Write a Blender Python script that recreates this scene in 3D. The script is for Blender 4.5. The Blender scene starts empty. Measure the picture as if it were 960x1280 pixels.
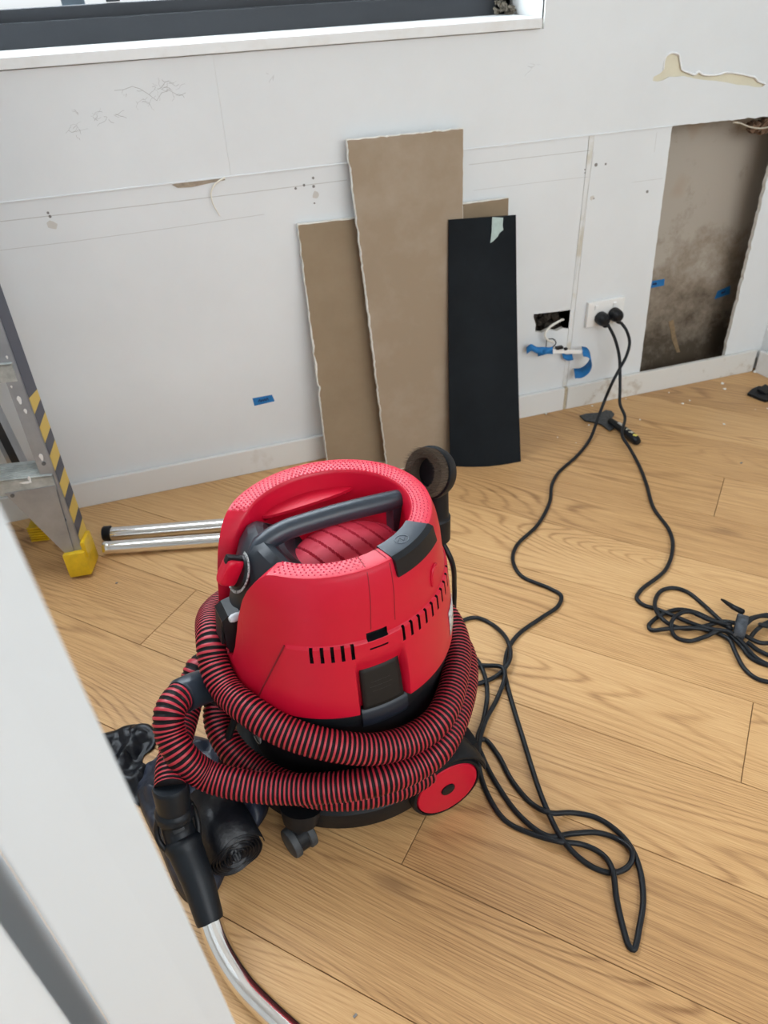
import bpy, bmesh, math, random
from mathutils import Vector, Matrix, noise
from mathutils.geometry import tessellate_polygon
R = math.radians
random.seed(7)
scene = bpy.context.scene
col = scene.collection
# ------------------------------------------------------------------ camera
H = 1.13
F = 945.87
M = Matrix(((0.9512016, -0.30574071, -0.04169104), (-0.21316214, -0.55338046, -0.80519064), (0.22310855, 0.77478557, -0.59154872)))
cd = bpy.data.cameras.new('camera')
cam = bpy.data.objects.new('camera', cd); col.objects.link(cam)
cd.sensor_fit = 'VERTICAL'; cd.sensor_height = 36; cd.sensor_width = 36; cd.lens = F / 1280 * 36
cd.clip_start = .01; cd.clip_end = 100
cd.dof.use_dof = True; cd.dof.focus_distance = 1.1; cd.dof.aperture_fstop = 7.0
cam.matrix_world = Matrix.Translation((0, 0, H)) @ Matrix((M[0], -M[1], -M[2])).transposed().to_4x4()
scene.camera = cam
# ------------------------------------------------------------------ light
w = bpy.data.worlds.new('world'); scene.world = w; w.use_nodes = True
nt = w.node_tree; nt.nodes.clear()
out = nt.nodes.new('ShaderNodeOutputWorld'); bg = nt.nodes.new('ShaderNodeBackground')
tc = nt.nodes.new('ShaderNodeTexCoord'); sp = nt.nodes.new('ShaderNodeSeparateXYZ'); cr = nt.nodes.new('ShaderNodeValToRGB')
nt.links.new(tc.outputs['Generated'], sp.inputs[0])
mp = nt.nodes.new('ShaderNodeMapRange'); mp.inputs[1].default_value = -.25; mp.inputs[2].default_value = 1
nt.links.new(sp.outputs[2], mp.inputs[0]); nt.links.new(mp.outputs[0], cr.inputs[0])
e = cr.color_ramp.elements
e[0].position = .15; e[0].color = (.30, .29, .27, 1)
e[1].position = .25; e[1].color = (.86, .93, 1.0, 1)
nt.links.new(cr.outputs[0], bg.inputs[0]); bg.inputs[1].default_value = 1.9
nt.links.new(bg.outputs[0], out.inputs[0])

def area(name, loc, target, sx, sy, power, color):
    l = bpy.data.lights.new(name, 'AREA'); l.shape = 'RECTANGLE'; l.size = sx; l.size_y = sy; l.energy = power; l.color = color
    o = bpy.data.objects.new(name, l); col.objects.link(o); o.location = loc
    o.rotation_euler = (Vector(target) - Vector(loc)).to_track_quat('-Z', 'Y').to_euler()
    return o
area('window_daylight', (-.25, 1.93, 1.72), (.25, .2, .2), 2.1, 1.1, 56, (.84, .93, 1))
area('room_daylight', (1.0, -1.7, 2.0), (.45, 1.0, .2), 2.4, 1.8, 72, (.92, .965, 1))
vs = scene.view_settings
vs.view_transform = 'Standard'; vs.look = 'None'; vs.gamma = 1; vs.use_curve_mapping = False; vs.exposure = 0.0

# ------------------------------------------------------------------ placing helpers (a ray through the photograph meets a real surface)
CAM = Vector((0, 0, H)); MT = M.transposed()
def ray(px, py): return MT @ Vector(((px - 480) / F, (py - 640) / F, 1))
def fl(px, py, z=0):
    d = ray(px, py); return CAM + d * ((z - H) / d.z)
YW = 1.794
def wl(px, py, Y=YW):
    d = ray(px, py); return CAM + d * (Y / d.y)
# ------------------------------------------------------------------ materials
MATS = {}
def mat(name, color, rough=.5, metal=0, spec=.5, noise_amt=0, noise_scale=20, bump=0, bump_scale=200, color2=None, coat=0, trans=0, sheen=0, lo=.35, hi=.65):
    if name in MATS: return MATS[name]
    m = bpy.data.materials.new(name); m.use_nodes = True; n = m.node_tree; b = n.nodes['Principled BSDF']
    b.inputs['Base Color'].default_value = (*color, 1); b.inputs['Roughness'].default_value = rough; b.inputs['Metallic'].default_value = metal
    b.inputs['Specular IOR Level'].default_value = spec; b.inputs['Coat Weight'].default_value = coat; b.inputs['Transmission Weight'].default_value = trans
    b.inputs['Sheen Weight'].default_value = sheen
    t = n.nodes.new('ShaderNodeTexCoord')
    if color2 is None and noise_amt: color2 = tuple(c * (1 - noise_amt) for c in color)
    if color2 is not None:
        nz = n.nodes.new('ShaderNodeTexNoise'); nz.inputs['Scale'].default_value = noise_scale; nz.inputs['Detail'].default_value = 6; nz.inputs['Roughness'].default_value = .65
        rp = n.nodes.new('ShaderNodeValToRGB'); rp.color_ramp.elements[0].position = lo; rp.color_ramp.elements[1].position = hi
        rp.color_ramp.elements[0].color = (*color2, 1); rp.color_ramp.elements[1].color = (*color, 1)
        n.links.new(t.outputs['Object'], nz.inputs[0]); n.links.new(nz.outputs['Fac'], rp.inputs[0]); n.links.new(rp.outputs[0], b.inputs['Base Color'])
    if bump:
        nb = n.nodes.new('ShaderNodeTexNoise'); nb.inputs['Scale'].default_value = bump_scale; nb.inputs['Detail'].default_value = 4
        bp = n.nodes.new('ShaderNodeBump'); bp.inputs['Strength'].default_value = bump; bp.inputs['Distance'].default_value = .002
        n.links.new(t.outputs['Object'], nb.inputs[0]); n.links.new(nb.outputs['Fac'], bp.inputs['Height']); n.links.new(bp.outputs[0], b.inputs['Normal'])
    MATS[name] = m; return m

def N(n, typ, **kw):
    x = n.nodes.new(typ)
    for k, v in kw.items(): setattr(x, k, v)
    return x
def mathn(n, op, a, b=None, c=None):
    x = n.nodes.new('ShaderNodeMath'); x.operation = op
    for i, v in enumerate((a, b, c)):
        if v is None: continue
        if isinstance(v, (int, float)): x.inputs[i].default_value = v
        else: n.links.new(v, x.inputs[i])
    return x.outputs[0]
def oak():
    m = bpy.data.materials.new('oak_planks'); m.use_nodes = True; n = m.node_tree; b = n.nodes['Principled BSDF']
    t = N(n, 'ShaderNodeTexCoord'); oi = N(n, 'ShaderNodeObjectInfo')
    rnd = oi.outputs['Random']
    off = N(n, 'ShaderNodeCombineXYZ'); n.links.new(mathn(n, 'MULTIPLY', rnd, 37.3), off.inputs[0]); n.links.new(mathn(n, 'MULTIPLY', rnd, 11.7), off.inputs[2]); 
    ad = N(n, 'ShaderNodeVectorMath', operation='ADD'); n.links.new(t.outputs['Object'], ad.inputs[0]); n.links.new(off.outputs[0], ad.inputs[1])
    def scaled(sx, sy, sz=1):
        v = N(n, 'ShaderNodeVectorMath', operation='MULTIPLY'); n.links.new(ad.outputs[0], v.inputs[0]); v.inputs[1].default_value = (sx, sy, sz); return v.outputs[0]
    def noisen(vec, scale, det=3, rough=.5):
        x = N(n, 'ShaderNodeTexNoise'); x.inputs['Scale'].default_value = scale; x.inputs['Detail'].default_value = det; x.inputs['Roughness'].default_value = rough; n.links.new(vec, x.inputs[0]); return x.outputs['Fac']
    # cathedral figure: contours of a slowly warped height field
    sy_ = N(n, 'ShaderNodeSeparateXYZ'); n.links.new(ad.outputs[0], sy_.inputs[0])
    f1 = noisen(scaled(.85, 7.0), 1.0, .6, .4)
    f2 = noisen(scaled(3.6, 50), 1.0, 2, .5)
    fld = mathn(n, 'ADD', mathn(n, 'MULTIPLY', f1, 46), mathn(n, 'MULTIPLY', f2, .8))
    fld = mathn(n, 'ADD', fld, mathn(n, 'MULTIPLY', sy_.outputs[1], 120))
    rings = mathn(n, 'SINE', mathn(n, 'MULTIPLY', fld, 5.2))
    rings = mathn(n, 'MULTIPLY_ADD', rings, .5, .5)
    rings = mathn(n, 'POWER', rings, 4.5)
    amp = noisen(scaled(1.5, 8), 1.3, 2)
    amp = mathn(n, 'MULTIPLY', mathn(n, 'SUBTRACT', amp, .22), 1.25)
    rings = mathn(n, 'MULTIPLY', rings, amp)
    pores = noisen(scaled(11, 640), 1.0, 3, .75)
    pores2 = noisen(scaled(4, 130), 1.0, 4, .6)
    tone = noisen(scaled(.9, 3), 1.5, 2)
    v = mathn(n, 'ADD', mathn(n, 'MULTIPLY', rings, .38), mathn(n, 'MULTIPLY', pores, .68))
    v = mathn(n, 'ADD', v, mathn(n, 'MULTIPLY', pores2, .24))
    v = mathn(n, 'ADD', v, mathn(n, 'MULTIPLY', tone, .22))
    v = mathn(n, 'ADD', v, mathn(n, 'MULTIPLY', rnd, .16))
    rp = N(n, 'ShaderNodeValToRGB'); el = rp.color_ramp.elements
    el[0].position = .42; el[0].color = (.690, .445, .216, 1)
    el[1].position = .98; el[1].color = (.23, .110, .042, 1)
    x = el.new(.66); x.color = (.545, .318, .136, 1)
    n.links.new(v, rp.inputs[0])
    # knots
    vo = N(n, 'ShaderNodeTexVoronoi'); vo.inputs['Scale'].default_value = 1.0; n.links.new(scaled(1.5, 4.2), vo.inputs[0])
    kn = N(n, 'ShaderNodeMapRange'); kn.inputs[1].default_value = .03; kn.inputs[2].default_value = .10; kn.inputs[3].default_value = 1; kn.inputs[4].default_value = 0
    n.links.new(mathn(n, 'ADD', vo.outputs['Distance'], mathn(n, 'MULTIPLY', f2, .05)), kn.inputs[0])
    mx = N(n, 'ShaderNodeMix', data_type='RGBA'); n.links.new(mathn(n, 'MULTIPLY', kn.outputs[0], .75), mx.inputs[0]); n.links.new(rp.outputs[0], mx.inputs[6]); mx.inputs[7].default_value = (.17, .085, .04, 1)
    n.links.new(mx.outputs[2], b.inputs['Base Color'])
    b.inputs['Roughness'].default_value = .42; b.inputs['Specular IOR Level'].default_value = .35
    bp = N(n, 'ShaderNodeBump'); bp.inputs['Strength'].default_value = .25; bp.inputs['Distance'].default_value = .0006
    n.links.new(mathn(n, 'ADD', pores, rings), bp.inputs['Height']); n.links.new(bp.outputs[0], b.inputs['Normal'])
    return m
OAK = oak()
JOINT = mat('dark_joint_filler', (.16, .085, .04), .8)  # dark brown sub-floor colour seen in the plank gaps
WALL = mat('wall_paint', (.735, .76, .768), .6, color2=(.705, .728, .735), noise_scale=3.5, bump=.08, bump_scale=60, spec=.3)
PAINT = mat('trim_paint', (.75, .76, .755), .4, color2=(.68, .665, .63), noise_scale=9, lo=.3, hi=.5)
DIRTY = mat('dirty_trim_paint', (.70, .695, .66), .5, color2=(.40, .33, .24), noise_scale=14, lo=.28, hi=.46)
GYPSUM = mat('raw_gypsum', (.80, .785, .73), .9, noise_amt=.15, noise_scale=60, bump=.5, bump_scale=300)
CREAM = mat('cream_torn_paper', (.72, .68, .53), .9, noise_amt=.08, noise_scale=30)
BOARD = mat('board_back_paper', (.300, .228, .150), .85, color2=(.262, .195, .125), noise_scale=7, spec=.2)
DUST = mat('board_dusty_paper', (.40, .33, .255), .85, color2=(.31, .238, .165), noise_scale=5, lo=.45, hi=.80, spec=.2)
BLACKSHEET = mat('black_sheet', (.005, .007, .009), .6, color2=(.009, .012, .015), noise_scale=6, spec=.12)
RED = mat('red_plastic', (.54, .003, .026), .38, bump=.05, bump_scale=900, spec=.42)
RED_SKYLIT = mat('red_plastic_skylit', (.64, .012, .060), .42, spec=.6)  # red made lighter and pinker for the sky light on the rim
BLK = mat('black_plastic', (.007, .008, .010), .4, spec=.3, bump=.05, bump_scale=700)
BLKM = mat('matte_black_plastic', (.007, .008, .010), .5, spec=.25, bump=.08, bump_scale=600)
DGREY = mat('dark_grey_plastic', (.024, .033, .045), .36, bump=.06, bump_scale=600)
RUBBER = mat('grey_rubber', (.05, .055, .06), .6, noise_amt=.4, noise_scale=50)
HOSER = mat('hose_red_rib', (.40, .020, .036), .38)
HOSEB = mat('hose_black_groove', (.006, .004, .005), .6, spec=.2)
CORD = mat('black_cord_rubber', (.008, .010, .013), .45, spec=.28)
CHROME = mat('chrome', (.86, .85, .83), .13, 1)
ALU = mat('ladder_aluminium', (.42, .44, .47), .42, .75, noise_amt=.2, noise_scale=12)
ALUW = mat('worn_ladder_step', (.54, .57, .55), .6, .3, color2=(.34, .36, .35), noise_scale=25)
YEL = mat('yellow_plastic', (.78, .50, .012), .45, noise_amt=.2, noise_scale=40)
STRIPEY = mat('stripe_yellow', (.62, .44, .09), .5)
STRIPEG = mat('stripe_charcoal', (.065, .07, .095), .5)
FRAME = mat('window_frame_grey', (.030, .034, .040), .5, spec=.3, noise_amt=.15, noise_scale=8)
BLUE = mat('blue_masking_tape', (.012, .18, .48), .7, noise_amt=.2, noise_scale=90)
INK = mat('marker_ink', (.01, .03, .10), .7)
WHITEP = mat('white_plastic', (.80, .80, .78), .3)
BAG = mat('dark_bin_bag_film', (.024, .030, .050), .42, spec=.4, bump=.6, bump_scale=45, color2=(.012, .014, .02), noise_scale=18)
BAGB = mat('black_bin_bag_film', (.006, .007, .010), .36, spec=.3, bump=.7, bump_scale=60)
CLEAR = mat('clear_plastic', (.55, .57, .60), .25)
BRISTLE = mat('brown_bristle', (.14, .095, .06), .8, noise_amt=.6, noise_scale=400)
STEEL = mat('scraper_steel', (.10, .11, .12), .45, .8, noise_amt=.5, noise_scale=120)
MARK = mat('wall_mark', (.22, .21, .20), .9)
FAINT = mat('faint_wall_mark', (.50, .50, .48), .9)
STAIN = mat('brown_stain', (.33, .25, .16), .9)
MORTAR = mat('rubble_mortar', (.20, .17, .13), .95, noise_amt=.7, noise_scale=120)
def cavity_mat():
    m = bpy.data.materials.new('mouldy_cavity_sheet'); m.use_nodes = True; n = m.node_tree; b = n.nodes['Principled BSDF']; b.inputs['Roughness'].default_value = .9; b.inputs['Specular IOR Level'].default_value = .1
    t = N(n, 'ShaderNodeTexCoord'); s = N(n, 'ShaderNodeSeparateXYZ'); n.links.new(t.outputs['Object'], s.inputs[0])
    n1 = N(n, 'ShaderNodeTexNoise'); n1.inputs['Scale'].default_value = 9; n1.inputs['Detail'].default_value = 9; n1.inputs['Roughness'].default_value = .72; n.links.new(t.outputs['Object'], n1.inputs[0])
    n2 = N(n, 'ShaderNodeTexNoise'); n2.inputs['Scale'].default_value = 3.2; n2.inputs['Detail'].default_value = 3; n.links.new(t.outputs['Object'], n2.inputs[0])
    # mould grows from the foot of the sheet upwards
    g = N(n, 'ShaderNodeMapRange'); g.inputs[1].default_value = .50; g.inputs[2].default_value = .05; n.links.new(s.outputs[2], g.inputs[0])
    v = mathn(n, 'ADD', mathn(n, 'MULTIPLY', g.outputs[0], .50), mathn(n, 'MULTIPLY', n1.outputs['Fac'], 1.0))
    rp = N(n, 'ShaderNodeValToRGB'); el = rp.color_ramp.elements
    el[0].position = .56; el[0].color = (.44, .395, .335, 1); el[1].position = 1.0; el[1].color = (.10, .078, .055, 1)
    x = el.new(.74); x.color = (.30, .25, .195, 1)
    n.links.new(v, rp.inputs[0])
    r2 = N(n, 'ShaderNodeValToRGB'); r2.color_ramp.elements[0].position = .62; r2.color_ramp.elements[1].position = .72; n.links.new(n2.outputs['Fac'], r2.inputs[0])
    mx = N(n, 'ShaderNodeMix', data_type='RGBA'); n.links.new(mathn(n, 'MULTIPLY', r2.outputs[0], .5), mx.inputs[0]); n.links.new(rp.outputs[0], mx.inputs[6]); mx.inputs[7].default_value = (.36, .22, .11, 1)
    n.links.new(mx.outputs[2], b.inputs['Base Color'])
    return m
CAVITY = cavity_mat()
# ------------------------------------------------------------------ object helpers
def link(name, me, mats, parent=None, smooth=None, stuff=False):
    o = bpy.data.objects.new(name, me); col.objects.link(o)
    if not isinstance(mats, (list, tuple)): mats = [mats]
    if not me.materials:
        for m_ in mats: me.materials.append(m_)
    if smooth is not None:
        me.shade_smooth()
        if smooth < 180: me.set_sharp_from_angle(angle=R(smooth))
    if parent: o.parent = parent
    if stuff: o['kind'] = 'stuff'
    return o
def mesh_from(vs_, fs, mi=None):
    me = bpy.data.meshes.new('m'); me.from_pydata([tuple(v) for v in vs_], [], fs); me.update()
    if mi:
        me.polygons.foreach_set('material_index', mi)
    return me
def tidy(me):
    bm = bmesh.new(); bm.from_mesh(me); bmesh.ops.remove_doubles(bm, verts=bm.verts, dist=1e-6); bmesh.ops.recalc_face_normals(bm, faces=bm.faces); bm.to_mesh(me); bm.free(); return me
class B:
    "collects shapes in one bmesh"
    def __init__(s): s.bm = bmesh.new()
    def box(s, c, size, rot=None, bevel=0, mi=0):
        r = bmesh.ops.create_cube(s.bm, size=1); vsx = r['verts']
        mtx = Matrix.Translation(c) @ (rot.to_4x4() if rot else Matrix()) @ Matrix.Diagonal((*size, 1))
        bmesh.ops.transform(s.bm, matrix=mtx, verts=vsx)
        fs = {f for v in vsx for f in v.link_faces}
        for f in fs: f.material_index = mi
        if bevel:
            es = list({e_ for f in fs for e_ in f.edges})
            bmesh.ops.bevel(s.bm, geom=es, offset=bevel, segments=2, affect='EDGES', profile=.7)
        return s
    def cyl(s, p, q, r1, r2=None, seg=24, caps=True, mi=0):
        p = Vector(p); q = Vector(q); r2 = r1 if r2 is None else r2; d = q - p
        r = bmesh.ops.create_cone(s.bm, cap_ends=caps, segments=seg, radius1=r1, radius2=r2, depth=d.length)
        mtx = Matrix.Translation((p + q) / 2) @ d.to_track_quat('Z', 'Y').to_matrix().to_4x4()
        bmesh.ops.transform(s.bm, matrix=mtx, verts=r['verts'])
        for f in {f for v in r['verts'] for f in v.link_faces}: f.material_index = mi
        return s
    def ball(s, c, r, scale=(1, 1, 1), seg=16, rot=None):
        x = bmesh.ops.create_uvsphere(s.bm, u_segments=seg, v_segments=seg // 2, radius=r)
        bmesh.ops.transform(s.bm, matrix=Matrix.Translation(c) @ (rot.to_4x4() if rot else Matrix()) @ Matrix.Diagonal((*scale, 1)), verts=x['verts'])
        return s
    def prism(s, pts, offset):
        "closed polygon extruded by offset vector"
        a = [s.bm.verts.new(p) for p in pts]; b = [s.bm.verts.new(Vector(p) + Vector(offset)) for p in pts]
        n_ = len(a)
        s.bm.faces.new(a); s.bm.faces.new(b[::-1])
        for i in range(n_): s.bm.faces.new((a[i], b[i], b[(i + 1) % n_], a[(i + 1) % n_]))
        return s
    def mesh(s):
        bmesh.ops.recalc_face_normals(s.bm, faces=s.bm.faces)
        me = bpy.data.meshes.new('m'); s.bm.to_mesh(me); s.bm.free(); return me
def catmull(pts, step):
    pts = [Vector(p) for p in pts]
    P = [pts[0] * 2 - pts[1]] + pts + [pts[-1] * 2 - pts[-2]]
    out_ = []
    for i in range(1, len(P) - 2):
        p0, p1, p2, p3 = P[i - 1:i + 3]
        # centripetal
        t0 = 0; t1 = t0 + max((p1 - p0).length, 1e-5) ** .5; t2 = t1 + max((p2 - p1).length, 1e-5) ** .5; t3 = t2 + max((p3 - p2).length, 1e-5) ** .5
        n_ = max(2, int((p2 - p1).length / step) + 1)
        for k in range(n_):
            t = t1 + (t2 - t1) * k / n_
            a1 = p0 * ((t1 - t) / (t1 - t0)) + p1 * ((t - t0) / (t1 - t0)); a2 = p1 * ((t2 - t) / (t2 - t1)) + p2 * ((t - t1) / (t2 - t1)); a3 = p2 * ((t3 - t) / (t3 - t2)) + p3 * ((t - t2) / (t3 - t2))
            b1 = a1 * ((t2 - t) / (t2 - t0)) + a2 * ((t - t0) / (t2 - t0)); b2 = a2 * ((t3 - t) / (t3 - t1)) + a3 * ((t - t1) / (t3 - t1))
            out_.append(b1 * ((t2 - t) / (t2 - t1)) + b2 * ((t - t1) / (t2 - t1)))
    out_.append(pts[-1]); return out_
def resample(path, step):
    res = [path[0]]; acc = 0
    for a, b in zip(path, path[1:]):
        L = (b - a).length
        while acc + L >= step:
            t = (step - acc) / L; a = a.lerp(b, t); L = (b - a).length; acc = 0; res.append(a)
        acc += L
    res.append(path[-1]); return res
def sweep(paths, rad, seg=10, mi_fn=None, caps=True):
    "tube(s) along paths; rad is a number or a function of (index, total)"
    V = []; Fc = []; MI = []
    for path in paths:
        n_ = len(path); base = len(V)
        t = (path[1] - path[0]).normalized()
        u = t.orthogonal().normalized()
        for i, p in enumerate(path):
            t2 = ((path[min(i + 1, n_ - 1)] - path[max(i - 1, 0)])).normalized()
            q = t.rotation_difference(t2); u = (q @ u); u = (u - t2 * u.dot(t2)).normalized(); t = t2
            v = t.cross(u); r = rad(i, n_) if callable(rad) else rad
            for k in range(seg):
                a = 2 * math.pi * k / seg; V.append(p + (u * math.cos(a) + v * math.sin(a)) * r)
        for i in range(n_ - 1):
            for k in range(seg):
                Fc.append((base + i * seg + k, base + i * seg + (k + 1) % seg, base + (i + 1) * seg + (k + 1) % seg, base + (i + 1) * seg + k)); MI.append(mi_fn(i) if mi_fn else 0)
        if caps:
            Fc.append(tuple(base + k for k in range(seg))[::-1]); MI.append(0)
            Fc.append(tuple(base + (n_ - 1) * seg + k for k in range(seg))); MI.append(0)
    return mesh_from(V, Fc, MI)
def tube(name, ctrl, r, m_, parent=None, step=.006, seg=10):
    return link(name, sweep([catmull(ctrl, step)], r, seg), m_, parent, 180)
def revolve(profile, seg=48, center=(0, 0, 0)):
    "profile: (radius, z) list"
    V = []; Fc = []; n_ = len(profile)
    for k in range(seg):
        a = 2 * math.pi * k / seg
        for r, z in profile: V.append((center[0] + r * math.cos(a), center[1] + r * math.sin(a), center[2] + z))
    for k in range(seg):
        for i in range(n_ - 1):
            Fc.append((k * n_ + i, ((k + 1) % seg) * n_ + i, ((k + 1) % seg) * n_ + i + 1, k * n_ + i + 1))
    return tidy(mesh_from(V, Fc))
def orient(me, origin, zdir, xdir=None):
    z = Vector(zdir).normalized()
    if xdir is None: q = z.to_track_quat('Z', 'Y').to_matrix()
    else:
        y = z.cross(Vector(xdir)).normalized(); x = y.cross(z); q = Matrix((x, y, z)).transposed()
    me.transform(Matrix.Translation(origin) @ q.to_4x4()); return me
def thing(name, label, cat, loc=(0, 0, 0), rz=0, group=None):
    o = bpy.data.objects.new(name, None); col.objects.link(o); o.location = loc; o.rotation_euler = (0, 0, rz); o.empty_display_size = .05
    o['label'] = label; o['category'] = cat
    if group: o['group'] = group
    bpy.context.view_layer.update()
    return o
def tag(o, label, cat, group=None):
    o['label'] = label; o['category'] = cat
    if group: o['group'] = group
    return o
def struct(o): o['kind'] = 'structure'; return o
def jag(p, q, n_, amp, nrm, seed=0):
    "points from p to q with a ragged sideways offset"
    p = Vector(p); q = Vector(q); nrm = Vector(nrm); rr = random.Random(seed); out_ = []
    L = (q - p).length
    for i in range(n_):
        t = i / n_; s = noise.noise(Vector((t * L * 45 + seed * 9.1, seed, 0))) * amp + rr.uniform(-.35, .35) * amp
        out_.append(p.lerp(q, t) + nrm * (s if i else 0))
    return out_
def plate(outer, holes, y, thick):
    "plasterboard sheet in the XZ plane, front at y, with real holes; points are (x,z)"
    loops = [outer] + holes
    vec = [[Vector((x, z, 0)) for x, z in lp] for lp in loops]
    tris = tessellate_polygon(vec); flat = [p for lp in loops for p in lp]
    n_ = len(flat); V = [(x, y, z) for x, z in flat] + [(x, y + thick, z) for x, z in flat]
    Fc = [tuple(t) for t in tris] + [tuple(i + n_ for i in reversed(t)) for t in tris]; MI = [0] * len(Fc); b = 0
    for lp in loops:
        k = len(lp)
        for i in range(k):
            Fc.append((b + i, b + (i + 1) % k, b + (i + 1) % k + n_, b + i + n_)); MI.append(1)
        b += k
    me = mesh_from(V, Fc, MI)
    bm = bmesh.new(); bm.from_mesh(me); bmesh.ops.recalc_face_normals(bm, faces=bm.faces); bm.to_mesh(me); bm.free()
    return me

# ================================================================== SETTING
# ---- floor: oak planks laid at 45 degrees to the wall
XR = 1.786; XL = -1.5; YB = -1.0; ZC = 2.5
sub = struct(link('floor', B().box((.05, -.35, -.02), (5.1, 4.5, .01)).mesh(), JOINT))
PW = .1645 * H; A0 = .4795 * H; LP = 1.9
s2 = math.sqrt(.5)
joints = {0: -.2665, 1: -.882, 2: .128, 6: -.002, -1: .62, -2: -.75, 3: -.62, 4: .47, 5: -1.0, 7: .9, -3: .3, 8: -.5, -4: -.2, -5: .7, -6: -.9, 9: .4, 10: .1, -7: .2}
pm = {}
def clip_poly(poly, x0, x1, y0, y1):
    for ax, lim, sg in ((0, x0, 1), (0, x1, -1), (1, y0, 1), (1, y1, -1)):
        o_ = []
        for i in range(len(poly)):
            a, b = poly[i], poly[(i + 1) % len(poly)]
            ia = sg * (a[ax] - lim) >= 0; ib = sg * (b[ax] - lim) >= 0
            if ia: o_.append(a)
            if ia != ib:
                t = (lim - a[ax]) / (b[ax] - a[ax]); o_.append((a[0] + (b[0] - a[0]) * t, a[1] + (b[1] - a[1]) * t))
        poly = o_
        if not poly: return poly
    return poly
for k in range(-7, 11):
    c0 = A0 + k * PW; j0 = joints.get(k, 0) * H
    for m_ in range(-2, 3):
        a0 = j0 + m_ * LP; g = .0006
        quad = [(a0 + g, c0 + g), (a0 + LP - g, c0 + g), (a0 + LP - g, c0 + PW - g), (a0 + g, c0 + PW - g)]
        wq = [(s2 * a + s2 * c, -s2 * a + s2 * c) for a, c in quad]
        poly = clip_poly(wq, XL, XR + .05, YB, 1.80)
        if len(poly) < 3: continue
        # plank-local coordinates: x along the board
        loc = [((x - y) * s2, (x + y) * s2) for x, y in poly]
        cx = sum(p[0] for p in loc) / len(loc); cy = c0 + PW / 2
        loc = [(x - cx, y - cy) for x, y in loc]
        bb = B(); bb.prism([(x, y, -.014) for x, y in loc], (0, 0, .014))
        me = bb.mesh()
        o = link('plank', me, OAK, sub)
        o.location = (s2 * cx + s2 * cy, -s2 * cx + s2 * cy, 0)
        o.rotation_euler = (0, 0, R(-45))
        bm = bmesh.new(); bm.from_mesh(me)
        es = [e_ for e_ in bm.edges if all(v.co.z > -.001 for v in e_.verts)]
        bmesh.ops.bevel(bm, geom=es, offset=.0005, segments=1, affect='EDGES'); bm.to_mesh(me); bm.free()
# ---- back wall: cavity backing with plasterboard sheets fixed in front
wx0, wx1, wz0 = -1.35, .945, 1.007
wb = B()
XW0, XW1, WB = -2.45, 2.6, wz0 - .032
wb.bm.free(); wme = plate([(XW0, 0), (XW1, 0), (XW1, ZC), (XW0, ZC)], [[(wx0, WB), (wx1 + .009, WB), (wx1 + .009, 2.3), (wx0, 2.3)]], 1.90, .24)
wall_back = struct(link('wall_back', wme, [CAVITY, CAVITY]))
G = .754   # level of the long horizontal joint
def wp(px, py): p = wl(px, py); return (p.x, p.z)
# big cut-out: left edge slightly off plumb, right edge ragged
hT = .7445; hBz = .074
sheetT = .0125
zt_, zs_ = G + .0009, G - .0008
tear = [wp(*p) for p in [(817, 96), (825, 92), (829, 88), (830, 78), (833, 71), (840, 67), (848, 70), (850, 80), (852, 88), (860, 92), (868, 94), (872, 91), (878, 94), (890, 95), (900, 94), (906, 92), (922, 93), (936, 96), (943, 98), (947, 103), (956, 106), (952, 109), (944, 109), (936, 107), (922, 106), (908, 103), (895, 101), (880, 100), (868, 98), (855, 95), (846, 96), (836, 96), (830, 100), (822, 102), (816, 101)]]
XJ = wl(276, 136).x
XLP = -2.42
up = plate([(XLP, zt_), (XJ, zt_), (XJ, wz0 - .022), (wx0, wz0 - .022), (wx0, 2.3), (XJ, 2.3), (XJ, ZC), (XLP, ZC)], [], YW, sheetT)
link('plaster_panel', up, [WALL, GYPSUM], wall_back)
up2 = plate([(XJ + .0003, zt_), (1.325, zt_)] + [(p.x, p.z) for p in jag((1.325, 0, zt_), (1.80, 0, zt_ - .006), 40, .0025, (0, 0, 1), 3)] + [(1.80, zt_), (1.80, ZC), (XJ + .0003, ZC), (XJ + .0003, 2.3), (wx1, 2.3), (wx1, wz0 - .022), (XJ + .0003, wz0 - .022)], [tear], YW, sheetT)
link('plaster_panel', up2, [WALL, GYPSUM], wall_back)
seamx = .9715 * H
lo1 = plate([(XLP, .04), (seamx - .0075, .04), (seamx - .0085, zs_), (XLP, zs_)], [[wp(*p) for p in [(667, 396), (667.5, 393), (676, 392), (690, 390.5), (703, 389), (714.5, 387), (715, 395), (714, 404), (712, 411), (704, 410), (696, 414), (686, 412), (678, 416), (669, 415), (670, 406)]]], YW + .0012, sheetT)
link('plaster_panel', lo1, [WALL, GYPSUM], wall_back)
edge_l = [(p.x, p.z) for p in jag((1.354, 0, .072), (1.325, 0, zs_), 46, .0016, (1, 0, 0), 5)] + [(1.325, zs_)]
lo2 = plate([(seamx + .0075, .04), (1.352, .04)] + edge_l + [(seamx + .0065, zs_)], [], YW + .0012, sheetT)
link('plaster_panel', lo2, [WALL, GYPSUM], wall_back)
edge_r = [(p.x, p.z) for p in jag((1.661, 0, zs_), (1.660, 0, .073), 70, .004, (1, 0, 0), 8)]
lo3 = plate([(1.80, .04), (1.80, zs_)] + edge_r + [(1.660, .04)], [], YW + .0012, sheetT)
link('plaster_panel', lo3, [WALL, GYPSUM], wall_back)
link('joint_strip', B().box((seamx, YW + .0078, .3975), (.0132, .012, .713), bevel=.0012).mesh(), mat('joint_compound', (.72, .735, .73), .7, color2=(.60, .57, .48), noise_scale=9, lo=.36, hi=.5), wall_back)
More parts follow.
